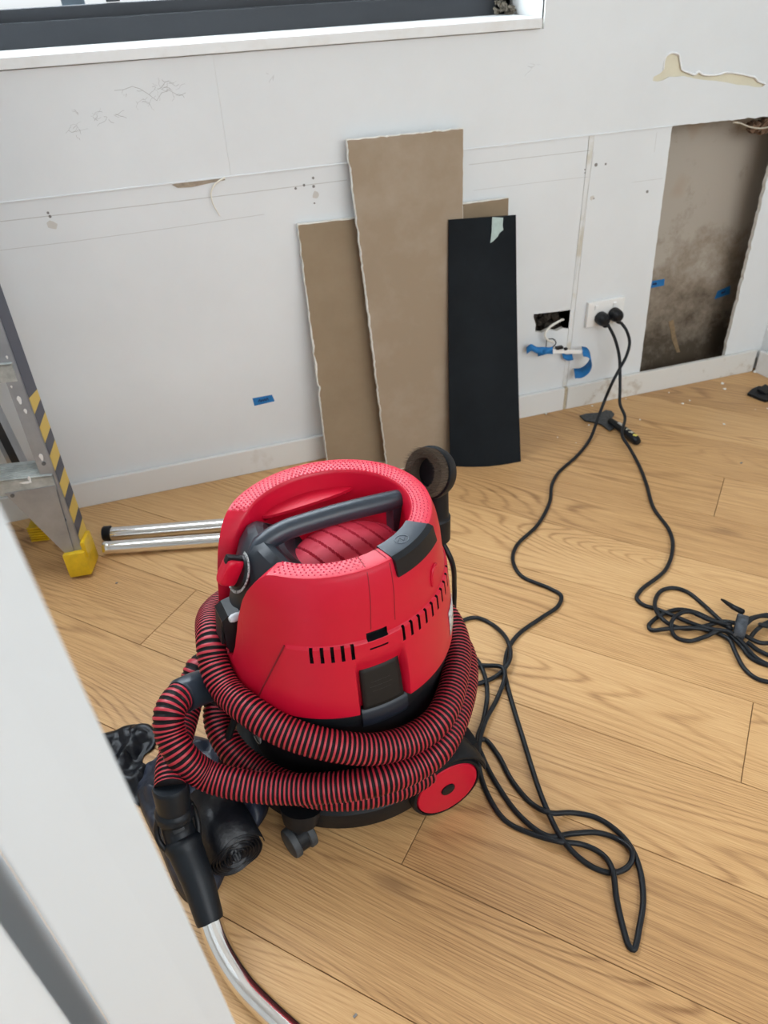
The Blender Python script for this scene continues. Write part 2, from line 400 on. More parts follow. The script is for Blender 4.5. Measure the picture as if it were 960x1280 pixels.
# dark block standing in for the shadow at the right of the cavity
link('cavity_shade_block', B().box((1.765, YW + .052, .41), (.07, .074, .80), bevel=.002).mesh(), mat('shade_block_brown', (.17, .12, .075), .85, noise_amt=.5, noise_scale=25), wall_back)
# cream patch under the torn paper, standing recessed behind curled white paper
tp = B(); tp.box((1.41, YW + .0045, .865), (.40, .003, .12)); link('torn_patch', tp.mesh(), CREAM, wall_back, None)
tb = []
for i in range(2, 21):
    (x, z) = tear[i]; tb.append(Vector((x, YW - .0016, z + .0016 + .0012 * random.random())))
link('torn_paper_edge', sweep([catmull(tb, .004)], lambda i, n_: .0016 + .0026 * abs(noise.noise(Vector((i * .35, 2, 1)))), 6), mat('torn_white_paper', (.84, .845, .84), .8), wall_back, 180)
# long horizontal joint highlight and the lower scored lines
for (za, zb_, xa, xb, th) in ((G + .0012, G + .0012, XL, 1.325, .0030),):
    link('joint_bead', B().box(((xa + xb) / 2, YW - .0008, (za + zb_) / 2), (xb - xa, .0026, th), bevel=.0008).mesh(), WALL, wall_back)
def scratch(name, pts, wd, m_, y=YW - .0003):
    "flat ribbon drawn on the wall"
    pts = [wl(*p, y) for p in pts] if len(pts[0]) == 2 else [Vector(p) for p in pts]
    V = []; Fc = []
    for i, p in enumerate(pts):
        t = (pts[min(i + 1, len(pts) - 1)] - pts[max(i - 1, 0)]).normalized(); nn = Vector((-t.z, 0, t.x)) * wd / 2
        V += [p + nn, p - nn]
        if i: Fc.append((2 * i - 2, 2 * i - 1, 2 * i + 1, 2 * i))
    return V, Fc
def scratches(name, lines, m_, y=YW - .0003):
    V = []; Fc = []
    for pts, wd in lines:
        a, b = scratch(name, pts, wd, m_, y); n_ = len(V); V += a; Fc += [tuple(i + n_ for i in f) for f in b]
    return link(name, mesh_from(V, Fc), m_, wall_back, stuff=True)
yl_ = YW + .0009
scratches('scored_line', [([(0, 277), (220, 252), (434, 225)], .0014), ([(0, 313), (90, 302), (200, 287), (330, 268)], .0009), ([(586, 206), (660, 197), (738, 188)], .0012), ([(592, 238), (680, 227), (735, 221)], .0007), ([(821, 165), (818, 190)], .0008), ([(790, 228), (828, 223)], .0007), ([(742, 190), (733, 250), (719, 350)], .0009)], FAINT, yl_)
rr = random.Random(4)
L_ = []
for cx, cy, sx, sy, n_ in ((203, 112, 30, 12, 12), (190, 122, 40, 10, 7), (130, 145, 22, 7, 12), (92, 163, 9, 9, 9), (88, 135, 8, 6, 3), (205, 100, 10, 6, 7), (340, 93, 14, 4, 3), (665, 82, 14, 4, 4), (165, 125, 20, 16, 5)):
    for i in range(n_):
        x = cx + rr.uniform(-sx, sx) * .8; y = cy + rr.uniform(-sy, sy) * .8; a = rr.uniform(-.6, .6) + (1.57 if rr.random() < .25 else 0); pts = [(x, y)]
        for k in range(rr.randint(2, 5)):
            a += rr.uniform(-.9, .9); st = rr.uniform(1.2, 4.5); x += math.cos(a) * st; y += math.sin(a) * st; pts.append((x, y))
        L_.append((pts, rr.uniform(.0003, .0008)))
L_ += [([(143, 113), (155, 112), (165, 108), (175, 111), (186, 118), (196, 126), (202, 116), (212, 113), (224, 120), (232, 116)], .0008), ([(66, 42 + 40), (98, 78)], .0006)]
scratches('pencil_scuffs', L_, mat('grey_scuff', (.40, .40, .39), .9), YW - .0003)
# torn brown sliver and hanging loose paper curl on the joint
sl = [wl(*p, YW - .0006) for p in [(215, 231), (232, 226), (278, 222), (282, 225), (262, 229), (240, 234), (222, 235)]]
link('torn_sliver', B().prism(sl, (0, .0012, 0)).mesh(), mat('sliver_brown', (.40, .33, .25), .9, noise_amt=.3, noise_scale=90), wall_back)
pc = [wl(*p, y) for p, y in (((281, 222), YW - .001), ((270, 229), YW - .006), ((264, 240), YW - .009), ((266, 254), YW - .010), ((275, 270), YW - .007))]
link('loose_paper_curl', sweep([catmull(pc, .004)], lambda i, n_: .0022 * (1 - .6 * i / n_), 6), mat('paper_curl', (.74, .70, .60), .8), wall_back, 180)
# small nail holes and chips
hb = B()
for px, py, r in ((60, 266, .0028), (62.5, 270.5, .0032), (67, 284, .003), (391.5, 222.5, .0028), (392, 233, .0034), (369.5, 235.5, .003), (380, 231.5, .003), (393.5, 245, .0034), (393, 254, .0022), (745, 206, .0045), (757, 205, .003), (731, 212, .0018), (731, 216, .0018), (809, 239.5, .004), (742, 248, .0025)):
    p = wl(px, py, YW + .0012 if py > 225 or px > 600 else YW); hb.cyl(p + Vector((0, .002, 0)), p + Vector((0, -.0005, 0)), r, seg=8)
link('nail_holes', hb.mesh(), MARK, wall_back, stuff=True)
cb = B(); 
for px, py, s in ((65, 281, .012), (395, 244, .010), (740, 247, .007), (669, 86, .006)):
    p = wl(px, py, YW + .0004); pts = [p + Vector((math.cos(a) * s * rr.uniform(.5, 1), 0, math.sin(a) * s * rr.uniform(.5, 1.1))) for a in [i * .9 for i in range(7)]]
    cb.prism(pts, (0, .0011, 0))
link('paint_chips', cb.mesh(), mat('chip_grey', (.58, .56, .52), .9), wall_back, stuff=True)
# debris at the top right of the cavity
db = B()
for i in range(22):
    p = wl(rr.uniform(938, 962), rr.uniform(152, 164), YW + rr.uniform(.02, .06)); db.box(p, (rr.uniform(.008, .022), rr.uniform(.01, .02), rr.uniform(.006, .016)), Matrix.Rotation(rr.uniform(0, 3), 3, 'Y'))
link('cavity_debris', db.mesh(), mat('debris_brown', (.22, .13, .08), .95, noise_amt=.6, noise_scale=90), wall_back, stuff=True)
tube('loose_wire', [wl(916, 153, YW + .004), wl(925, 154, YW + .002), wl(935, 158, YW - .001), wl(950, 160.5, YW - .001), wl(970, 157, YW + .003)], .002, mat('wire_cream', (.5, .45, .36), .6), wall_back)
rb_ = B()
for i in range(60):
    p = Vector((rr.uniform(.965, 1.115), YW + rr.uniform(.03, .06), rr.uniform(.235, .335))); s_ = rr.uniform(.008, .022)
    rb_.box(p, (s_ * 1.4, s_, s_ * .8), Matrix.Rotation(rr.uniform(0, 3), 3, (rr.random(), 1, rr.random())))
link('recess_rubble', rb_.mesh(), mat('recess_brown', (.075, .06, .045), .95, noise_amt=.7, noise_scale=140), wall_back, stuff=True)
# stain streak and mould tongue inside the cavity
st = B(); yc = 1.8985
for pts in ([(836, 402), (842, 400), (845, 420), (850, 440), (846, 441), (840, 425)],):
    st.prism([wl(*p, yc) for p in pts], (0, .003, 0))
link('glue_streak', st.mesh(), mat('glue_brown', (.32, .22, .12), .8, noise_amt=.35, noise_scale=60), wall_back)
# ---- skirting boards
def skirting(name, pts, segs_mat, h=.0735, t=.012):
    o = B()
    for (x0, x1) in pts: pass
    return o
sk = B().box(((XLP + seamx - .005) / 2, 1.788, .0365), (seamx - .005 - XLP, .012, .073), bevel=.003).mesh()
struct(link('baseboard_back', sk, mat('skirting_paint', (.735, .735, .715), .45, color2=(.60, .57, .52), noise_scale=7, lo=.28, hi=.42)))
struct(link('baseboard_back', B().box(((seamx + .0055 + 1.774) / 2, 1.788, .0365), (1.774 - seamx - .0055, .012, .073), bevel=.003).mesh(), DIRTY))
link('joint_filler', B().box((seamx, 1.789, .0365), (.0105, .010, .072), bevel=.001).mesh(), mat('old_filler', (.58, .50, .36), .9, noise_amt=.35, noise_scale=120), bpy.data.objects['baseboard_back.001'])
ra = Matrix.Rotation(R(8), 4, 'Z')
me = B().box((.007, -.9, .0365), (.012, 1.8, .073), bevel=.003).mesh(); o = struct(link('baseboard_right', me, PAINT)); o.location = (1.7765, 1.776, 0); o.rotation_euler = (0, 0, R(9))
me = B().box((.06, -2.1, ZC / 2), (.08, 4.24, ZC)).mesh(); o = struct(link('wall_right', me, WALL)); o.location = (1.7765, 1.79, 0); o.rotation_euler = (0, 0, R(9))
struct(link('ceiling', B().box((.05, -.2, ZC + .03), (5.1, 4.7, .06)).mesh(), mat('ceiling_paint', (.8, .8, .79), .8)))
struct(link('wall_left', B().box((-2.46, -.3, ZC / 2), (.08, 4.4, ZC)).mesh(), WALL))
struct(link('wall_rear', B().box((.2, -2.5, ZC / 2), (5.4, .08, ZC)).mesh(), WALL))
# ---- window: sill, frame, sash, mullion, glass
win = struct(link('window_1', B().box(((wx0 + .938) / 2, 1.98, 1.0285), (.938 - wx0, .045, .047), bevel=.003).mesh(), FRAME))
link('window_sash', B().box(((wx0 + .925) / 2, 1.995, 1.062), (.925 - wx0, .035, .026), bevel=.003).mesh(), FRAME, win)
link('window_frame', B().box((.918, 1.985, 1.60), (.04, .055, 1.19), bevel=.003).mesh(), FRAME, win)
link('window_frame', B().box((wx0 + .02, 1.985, 1.60), (.04, .055, 1.19), bevel=.003).mesh(), FRAME, win)
link('window_frame', B().box(((wx0 + .938) / 2, 1.985, 2.22), (.938 - wx0, .055, .05), bevel=.003).mesh(), FRAME, win)
mu = wl(142, 5, 1.995)
link('mullion', B().box((mu.x, 1.995, 1.637), (.028, .030, 1.12), bevel=.002).mesh(), FRAME, win)
gl = bpy.data.materials.new('window_glass'); gl.use_nodes = True; gb = gl.node_tree.nodes['Principled BSDF']; gb.inputs['Transmission Weight'].default_value = 1; gb.inputs['Roughness'].default_value = 0; gb.inputs['IOR'].default_value = 1.02; gb.inputs['Base Color'].default_value = (.97, .99, 1, 1)
for xa, xb in ((wx0 + .03, mu.x - .014), (mu.x + .014, .90)):
    link('glass_pane', B().box(((xa + xb) / 2, 1.998, 1.635), (xb - xa, .005, 1.13)).mesh(), gl, win)
sill = struct(link('window_sill', B().box(((wx0 + .934) / 2, 1.888, .997), (.934 - wx0, .212, .020), bevel=.002).mesh(), PAINT))
struct(link('trim_2', B().box((wx1 + .004, 1.9, 1.65), (.008, .20, 1.30)).mesh(), PAINT))
# crumbled mortar at the window corner
rub = B()
for i in range(46):
    t = rr.random(); p = Vector((.885 + .055 * t + rr.uniform(-.004, .004), rr.uniform(1.925, 1.955), 1.008 + rr.random() * (.045 * (1 - t) + .008)))
    s = rr.uniform(.004, .010); rub.box(p, (s, s * rr.uniform(.6, 1.2), s * rr.uniform(.6, 1.2)), Matrix.Rotation(rr.uniform(0, 3), 3, (rr.random(), rr.random(), 1)))
o = link('mortar_rubble', rub.mesh(), MORTAR); o['kind'] = 'stuff'; tag(o, 'crumbled grey brown mortar on the right end of the window sill', 'rubble')
# post outside the window, beyond the glass
pp = wl(92, 5, 2.7)
tag(link('outdoor_post', B().box((pp.x, 2.7, 1.2), (.062, .062, 2.4), bevel=.008).mesh(), mat('bluish_post', (.16, .22, .28), .7, noise_amt=.3, noise_scale=14)), 'blue-grey post standing outside behind the window glass', 'post')
# ---- foreground joinery close to the camera, left
def near(px, py, hd):
    d = ray(px, py); t = hd / math.hypot(d.x, d.y); return CAM + d * t
e1a = near(0, 630, .25); e1b = near(295, 1280, .25)
def on_line(a, b, z): t = (z - a.z) / (b.z - a.z); return a.lerp(b, t)
azg = R(-27.5)
T0 = on_line(e1a, e1b, 0.0); T1 = on_line(e1a, e1b, 1.6)
g0 = Vector((math.sin(azg) * .262, math.cos(azg) * .262, 0)); g1 = g0 + Vector((0, 0, 1.6))
din = Vector((-.9, .45, 0)) * .5
bb = B(); a = [bb.bm.verts.new(p) for p in (T0, g0, g0 * 1.38, T0 * 1.38 + Vector((-.03, 0, 0)))]; c = [bb.bm.verts.new(p) for p in (T1, g1, g1 + g0 * .38, T1 + T0 * .38 + Vector((-.03, 0, 0)))]
bb.bm.faces.new(a); bb.bm.faces.new(c[::-1])
for i in range(4): bb.bm.faces.new((a[i], c[i], c[(i + 1) % 4], a[(i + 1) % 4]))
bmesh.ops.bevel(bb.bm, geom=list(bb.bm.edges), offset=.0015, segments=2, affect='EDGES')
NEARW = mat('near_white_paint', (.64, .665, .675), .45, spec=.4)
struct(link('door_1', bb.mesh(), NEARW))
az2 = R(-30.9); h0 = Vector((math.sin(az2) * .252, math.cos(az2) * .252, 0)); h1 = h0 + Vector((0, 0, 1.6))
bb = B(); q = [h0, h0 + Vector((-.25, -.12, 0)), h0 + Vector((-.30, .10, 0)), g0 * 1.55 + Vector((-.02, 0, 0)), g0 * 1.40, h0 * 1.40]
bb.prism(q, (0, 0, 1.6)); bmesh.ops.bevel(bb.bm, geom=list(bb.bm.edges), offset=.0015, segments=2, affect='EDGES')
struct(link('trim_1', bb.mesh(), NEARW))
# ================================================================== BOARDS LEANING ON THE WALL
def lean_board(name, label, cat, pts_front, thick, face, core, wob=.002, seed=1, inset=.0012, jag_sides=(1, 1, 1, 1), nick=None):
    "pts_front: four world corners, order TL, TR, BR, BL of the face turned to the room"
    TL, TR, BR, BL = [Vector(p) for p in pts_front]
    mt_ = (TL + TR) / 2; ex = (BR - BL).normalized(); pn = ex.cross(mt_ - (BL + BR) / 2).normalized()
    TL.y -= (TL - BL).dot(pn) / pn.y; TR.y -= (TR - BL).dot(pn) / pn.y
    base = (BL + BR) / 2; base.z = 0
    t = thing(name, label, cat, base)
    nrm = (TR - TL).cross(BL - TL).normalized()
    if nrm.y > 0: nrm = -nrm
    ctr = (TL + TR + BR + BL) / 4
    sides = [(TL, TR), (TR, BR), (BR, BL), (BL, TL)]; loop = []
    for i, (a, b) in enumerate(sides):
        outw = (b - a).cross(nrm).normalized()
        if outw.dot(ctr - (a + b) / 2) > 0: outw = -outw
        n_ = max(4, int((b - a).length / .007)); loop += jag(a, b, n_, wob * jag_sides[i], outw, seed + i)
    if nick:
        for q, s in nick:
            for i, p in enumerate(loop):
                d = (p - Vector(q)).length
                if d < s: loop[i] = p + (ctr - p).normalized() * (s - d) * .5
    loop = [p - base for p in loop]; c0 = ctr - base
    core_b = B(); core_b.prism([p - nrm * thick for p in loop], nrm * (thick - .0004)); link('gypsum_core', core_b.mesh(), core, t)
    fb = B(); ins = []
    for i, p in enumerate(loop):
        d = (c0 - p); ins.append(p + d.normalized() * (inset * (1 + .8 * noise.noise(Vector((i * .21, seed, 0))))) )
    fb.prism(ins, nrm * .0003); link('paper_face', fb.mesh(), face, t)
    return t
th = .012
def wt(px, py, off): return wl(px, py, YW - off)
# left board
TL = wt(372, 280, .013); TR = wt(452, 271, .013)
BL = Vector((fl(410, 590).x, 1.700, 0))

lean_board('plasterboard_offcut', 'brown-backed plasterboard offcut leaning on the wall, leftmost of the boards', 'board', [TL, TR, Vector((.53, 1.704, 0)), BL], th, BOARD, GYPSUM, .0022, 11, .003, (.4, .3, .2, 1), nick=[(BL.lerp(TL, .37), .014)])
TL = wt(433, 174, .027); TR = wt(580, 160, .027)
mid = lean_board('plasterboard_offcut', 'tallest wide brown-backed plasterboard offcut with dusty face and broken top edge', 'board', [TL, TR, Vector((fl(592, 589).x, 1.655, 0)), Vector((fl(486, 592).x, 1.650, 0))], th, DUST, GYPSUM, .0025, 21, .0025, (1, .3, .2, 1))
TL = wt(560, 256, .013); TR = wt(636, 247, .013)
lean_board('plasterboard_offcut', 'small plasterboard offcut mostly hidden behind the black sheet and tall board', 'board', [TL, TR, Vector((.872, 1.716, 0)), Vector((.70, 1.714, 0))], .010, BOARD, GYPSUM, .001, 31, .0025, (.4, .3, .2, .3))
# black bowed sheet
TL = wt(561, 275, .060); TR = wt(645, 269, .040); BL = fl(563, 583); BR_ = fl(651, 577)
t = thing('black_sheet_offcut', 'black rectangular sheet with a torn pale green sticker leaning on the wall', 'sheet', ((BL.x + BR_.x) / 2, (BL.y + BR_.y) / 2, 0))
V = []; Fc = []; nu, nv = 16, 30
for layer in (0, 1):
    for j in range(nv + 1):
        for i in range(nu + 1):
            u, v = i / nu, j / nv
            p = TL.lerp(TR, u).lerp(BL.lerp(BR_, u), v); bow = math.sin(math.pi * u) * .014 * v - .006 * math.sin(math.pi * v)
            p = p + Vector((0, -bow + layer * .0035, 0)); 
            if v == 1: p.z = .0006
            V.append(p - t.location)
n1 = (nu + 1) * (nv + 1)
for j in range(nv):
    for i in range(nu):
        a = j * (nu + 1) + i; Fc.append((a, a + 1, a + nu + 2, a + nu + 1)); Fc.append((a + n1, a + nu + 1 + n1, a + nu + 2 + n1, a + 1 + n1))
for i in range(nu): Fc.append((i, i + n1, i + 1 + n1, i + 1)); a = nv * (nu + 1) + i; Fc.append((a, a + 1, a + 1 + n1, a + n1))
for j in range(nv): a = j * (nu + 1); Fc.append((a, a + nu + 1, a + nu + 1 + n1, a + n1)); a += nu; Fc.append((a, a + n1, a + nu + 1 + n1, a + nu + 1))
link('sheet', mesh_from(V, Fc), BLACKSHEET, t, 40)
SHV = [Vector(v) for v in V[:n1]]
def on_sheet(px, py, lift=.0012):
    d = ray(px, py).normalized(); o_ = CAM - t.location; best = None
    for jj in range(nv // 3):
        for ii in range(nu):
            q = [SHV[(jj + b_) * (nu + 1) + ii + a_] for b_ in (0, 1) for a_ in (0, 1)]
            for kx in range(6):
                for ky in range(6):
                    p = q[0].lerp(q[1], kx / 6).lerp(q[2].lerp(q[3], kx / 6), ky / 6); dd = (p - o_).cross(d).length
                    if best is None or dd < best[0]: best = (dd, p)
    return best[1] + Vector((0, -lift, 0))
sb = B(); sb.prism([on_sheet(*p) for p in [(615, 272), (629, 272), (628, 282), (629, 287), (624, 291), (622, 295), (616, 302), (613, 304), (614, 290)]], (0, .0006, 0))
link('torn_sticker', sb.mesh(), mat('pale_green_sticker', (.42, .52, .49), .6, noise_amt=.15, noise_scale=90), t)
# ================================================================== WALL FITTINGS
def tape(name, corners, label, Y, scribble, group=None, seed=1):
    P = [wl(*p, Y) for p in corners]; b_ = (P[0] + P[2]) / 2; b_.z = min(p.z for p in P)
    o = thing(name, label, 'tape', b_, group=group)
    link('tape_strip', B().prism([p - b_ for p in P], (0, .0005, 0)).mesh(), BLUE, o)
    r2 = random.Random(seed); V = []; Fc = []; lines = []
    cx = sum(p.x for p in P) / 4 - b_.x; cz = sum(p.z for p in P) / 4 - b_.z; x = cx - scribble / 2; pts = []
    k = 9
    ax = (P[1] - P[0]).normalized()
    for i in range(k):
        q = Vector((cx, -.0004, cz)) + ax * (scribble * (i / (k - 1) - .5)) + Vector((0, 0, (.0045 if i % 2 else -.0035) * r2.uniform(.5, 1.1)))
        pts.append(q)
    link('marker_scribble', sweep([catmull(pts, .002)], .0011, 5), INK, o)
    return o
tape('blue_tape', [(315.5, 498), (340, 493.5), (343.5, 501.5), (318, 507.5)], 'short blue masking tape strip with dark scribble on the white wall left of the boards', YW + .0005, .026)
yb = 1.8985
tape('blue_tape', [(806, 353), (831, 348.5), (830, 357), (806, 361.5)], 'blue tape strip at the left edge inside the wall cut-out', yb, .014, seed=2)
tape('blue_tape', [(897, 364), (913, 357), (912, 367.5), (893, 374)], 'blue tape strip with pointed end at the right inside the wall cut-out', yb, .014, seed=3)
# double power outlet
c = wl(756, 389, YW + .0012)
tl, tr_, bl_ = wl(733.5, 376.5, YW + .0012), wl(780.5, 370, YW + .0012), wl(731, 409, YW + .0012)
pw = .116; ph = .073
oc = Vector((tl.x + .058, YW + .0012, (tl.z + bl_.z) / 2))
out1 = thing('power_outlet', 'white double power outlet plate low on the wall with two plugs in it', 'outlet', oc)
link('outlet_plate', B().box((0, -.006, 0), (pw, .012, ph), bevel=.003).mesh(), WHITEP, out1, 40)
for sx in (-.029, .029):
    link('switch', B().box((sx - .004, -.0135, .021), (.010, .006, .013), Matrix.Rotation(R(8), 3, 'X'), bevel=.0012).mesh(), mat('switch_white', (.86, .86, .85), .2), out1, 40)
plugs = []
# wall recess + hanging junction taped with blue tape
jp = wl(708, 440, YW - .030)
jt = thing('taped_switch_mechanism', 'white strip and small terminals wrapped in blue tape hanging from the wall hole', 'wiring', (jp.x, jp.y, jp.z))
def J(px, py, off): return wl(px, py, YW - off) - jp
link('white_strip', B().prism([J(*p) for p in [(689, 437, .034), (729, 438.5, .040), (729, 442.5, .040), (689, 441.5, .034)]], (0, .006, 0)).mesh(), mat('strip_white', (.85, .85, .83), .4), jt)
def band(name, pts, wvec, m_, parent, thick=.0008):
    path = catmull(pts, .003); V = []; Fc = []
    for i, p in enumerate(path):
        w_ = Vector(wvec); V += [p + w_ / 2, p - w_ / 2]
        if i: Fc.append((2 * i - 2, 2 * i - 1, 2 * i + 1, 2 * i))
    o_ = link(name, mesh_from(V, Fc), m_, parent, 180); so = o_.modifiers.new('s', 'SOLIDIFY'); so.thickness = thick; return o_
band('blue_tape_wrap', [J(658, 438.5, .02), J(664, 434.5, .026), J(672, 438, .03), (J(680, 438, .034)), J(691, 438.5, .034)], (0, .006, .018), BLUE, jt, .003)
band('blue_tape_wrap', [J(672, 443, .024), J(682, 440, .04), J(691, 436, .036)], (0, .004, .012), BLUE, jt, .002)
band('blue_tape_curl', [J(728, 439, .040), J(735, 441, .050), J(739, 449, .055), J(736, 459, .05), J(727, 466, .038), J(718, 467, .028)], (.010, .030, .016), BLUE, jt, .0008)
band('blue_tape_curl', [J(703, 444, .01), J(709, 447, .014), J(716, 446, .012)], (-.002, .008, .016), BLUE, jt, .0008)
tube('cable', [wl(718, 396, YW + .05) - jp, wl(711, 397, YW + .02) - jp, wl(698, 402, YW - .006) - jp, J(685, 411, .018), J(681, 419, .022), J(685, 425, .024), J(692, 428, .026)], .0034, mat('cable_white', (.72, .70, .64), .5), jt)
tube('wire', [J(684, 424, .024), J(692, 424, .026), J(695, 429, .028), J(691, 434, .030), J(688, 438, .032)], .0015, CORD, jt)
tube('wire', [J(683, 424, .024), J(683, 430, .026), J(682, 437, .030)], .0012, CORD, jt)
tb_ = B(); tb_.box(J(699, 434.5, .034), (.020, .012, .007), bevel=.001); tb_.box(J(707, 436, .034), (.009, .008, .006), bevel=.001); link('terminal_block', tb_.mesh(), BLK, jt)
# ================================================================== SMALL FLOOR THINGS
# scraper
sp0, sp1, sp2 = fl(729, 522), fl(757, 528), fl(797, 557)
sc = thing('paint_scraper', 'grey steel scraper with black and yellow handle lying on the floor under the outlet', 'tool', (sp1.x, sp1.y, 0))
hd_ = [fl(*p, .005) - sp1 for p in [(724.5, 520), (733, 517.5), (752, 516), (757, 513), (764, 514), (768, 518), (764, 524), (765, 529), (770, 534), (762, 539), (752, 531), (740, 527.5), (731, 526)]]
link('blade', B().prism([Vector((p.x, p.y, .004)) for p in hd_], (0, 0, .003)).mesh(), STEEL, sc)
a_ = fl(762, 530) - sp1; b_ = fl(797, 557) - sp1; a_.z = .012; b_.z = .011
mid_ = a_.lerp(b_, .5) + Vector((0, 0, .002))
link('handle', sweep([catmull([a_, mid_, b_], .01)], lambda i, n_: .0085 + .0045 * min(1, i / n_ * 1.6) - (.004 if i >= n_ - 1 else 0), 12), BLK, sc, 50)
dr = (b_ - a_).normalized(); ang = math.atan2(dr.y, dr.x)
for k, (tt, m_) in enumerate(((.36, mat('handle_print_grey', (.5, .48, .44), .6)), (.62, mat('handle_print_pale', (.55, .52, .40), .6)), (.73, mat('handle_print_pale', (.55, .52, .40), .6)), (.87, mat('handle_print_yellow', (.72, .62, .12), .5)))):
    link('handle_print', B().box(a_.lerp(b_, tt) + Vector((0, 0, .0132)), (.020 if k == 0 else .011, .008, .0016), Matrix.Rotation(ang + (0 if k == 0 else .5), 3, 'Z')).mesh(), m_, sc)
# black clip by the right wall
q = fl(952, 493)
cl_ = thing('black_plastic_clip', 'small crumpled black plastic piece on the floor by the right wall', 'scrap', (q.x, q.y, 0))
pl_ = [fl(*p, .004) - q for p in [(934, 493), (940, 487.5), (948, 484), (966, 487), (975, 497), (957, 502), (948, 499)]]
link('base', B().prism([Vector((p.x, p.y, 0.001)) for p in pl_], (0, 0, .008)).mesh(), BLKM, cl_)
link('flap', B().box(Vector((.012, .004, .012)), (.045, .028, .008), Matrix.Rotation(.4, 3, 'Z') @ Matrix.Rotation(.25, 3, 'X'), bevel=.002).mesh(), BLK, cl_)
# plaster crumbs, one by one
cr0 = None
crumbs = [(905.5, 487, .006), (943, 466, .008), (905, 531, .005), (941, 497, .004), (946, 484, .003), (903, 480, .006), (853, 505, .0045), (836, 491, .003), (682, 518, .006), (740, 508, .004), (736, 532, .004), (800, 525, .003), (862, 501, .003), (959, 511, .003), (944, 512, .002), (720, 560 - 6, .002), (782, 499, .003), (697, 547, .0025)]
crm = mat('plaster_crumb', (.82, .80, .74), .9)
for i, (px, py, s) in enumerate(crumbs):
    p = fl(px, py)
    if cr0 is None:
        x = bmesh.new(); bmesh.ops.create_icosphere(x, subdivisions=1, radius=1)
        for v in x.verts: v.co *= rr.uniform(.7, 1.15)
        me = bpy.data.meshes.new('m'); x.to_mesh(me); x.free(); cr0 = me; me.materials.append(crm)
    o = bpy.data.objects.new('plaster_crumb', cr0); col.objects.link(o); o.scale = (s, s * .8, s * .45); o.location = (p.x, p.y, s * .45); o.rotation_euler = (0, 0, i)
    tag(o, 'white plaster crumb lying on the oak floor near the back wall', 'crumb', 'plaster crumbs on the floor')
for px, py, s, rz in ((926.5, 579, .0035, .2), (146, 769 - 40, .0025, 0), (444, 1270, .003, .5)):
    p = fl(px, py); o = link('dark_chip', B().box((0, 0, .001), (s * 2, s, .002), bevel=.0005).mesh(), MARK); o.location = (p.x, p.y, 0); o.rotation_euler = (0, 0, rz)
    tag(o, {926.5: 'dark speck of debris on the floor near the right wall', 146: 'dark speck on the floor beside the ladder foot', 444: 'black speck on the floor at the bottom of the photo'}[px], 'crumb')
# ---- two chrome tubes on the floor
def chrome_tube(label, p, q_, r, cap):
    p = Vector(p); q_ = Vector(q_); d = q_ - p; L = Vector((d.x, d.y, 0)).length
    t_ = thing('chrome_tube', label, 'tube', (p.x, p.y, 0), math.atan2(d.y, d.x))
    prof = [(r * .9, 0), (r, .0), (r, L), (r * .92, L), (r * .92, L - .02)]
    me = revolve([(r * .9, .03), (r * .9, 0), (r, 0), (r, L), (r * .9, L), (r * .9, L - .03)], 40); orient(me, (0, 0, r), (1, 0, 0)); link('tube_wall', me, CHROME, t_, 40)
    if cap:
        me = revolve([(0, -.003), (r * 1.02, -.003), (r * 1.14, 0), (r * 1.14, .016), (r, .017)], 40); orient(me, (0, 0, r * 1.14), (1, 0, 0)); link('end_cap', me, BLK, t_, 40)
    else:
        me = revolve([(r * .9, .0), (r * .93, -.002), (r * 1.03, .001), (r * 1.04, .006), (r, .012)], 40); orient(me, (0, 0, r), (1, 0, 0)); link('end_ring', me, CHROME, t_, 40)
    return t_
rt = .0165
def cen(px, py): p = fl(px, py, rt); p.z = 0; return p
A1 = cen(131, 668); A2 = cen(290, 655.5); A2 = A1 + (A2 - A1).normalized() * .50
B1 = cen(131, 685); B2 = cen(280, 674.5); B2 = B1 + (B2 - B1).normalized() * .48
off = Vector((A1.y - A2.y, A2.x - A1.x, 0)).normalized()
chrome_tube('chrome vacuum tube with black end cap on the floor, the one nearer the wall', A1, A2, rt, True)
chrome_tube('chrome vacuum tube with open end on the floor, the one nearer the camera', B1, B2, rt, False)
# ================================================================== LADDER
lf = fl(113, 716); LY = R(-10)
lad = thing('step_ladder', 'aluminium step ladder with yellow feet and yellow-black striped rail at the left', 'ladder', (lf.x, lf.y, 0), LY)
WI = lad.matrix_world.inverted()
def LL(p): return WI @ Vector(p)
# front rail direction in ladder space: leans back
def ray_plane_local(px, py, o_, axis, val):
    a = o_ @ CAM; d = o_.to_3x3() @ ray(px, py); t_ = (val - a[axis]) / d[axis]; return a + d * t_
top_ = ray_plane_local(5, 416, WI, 1, .085)

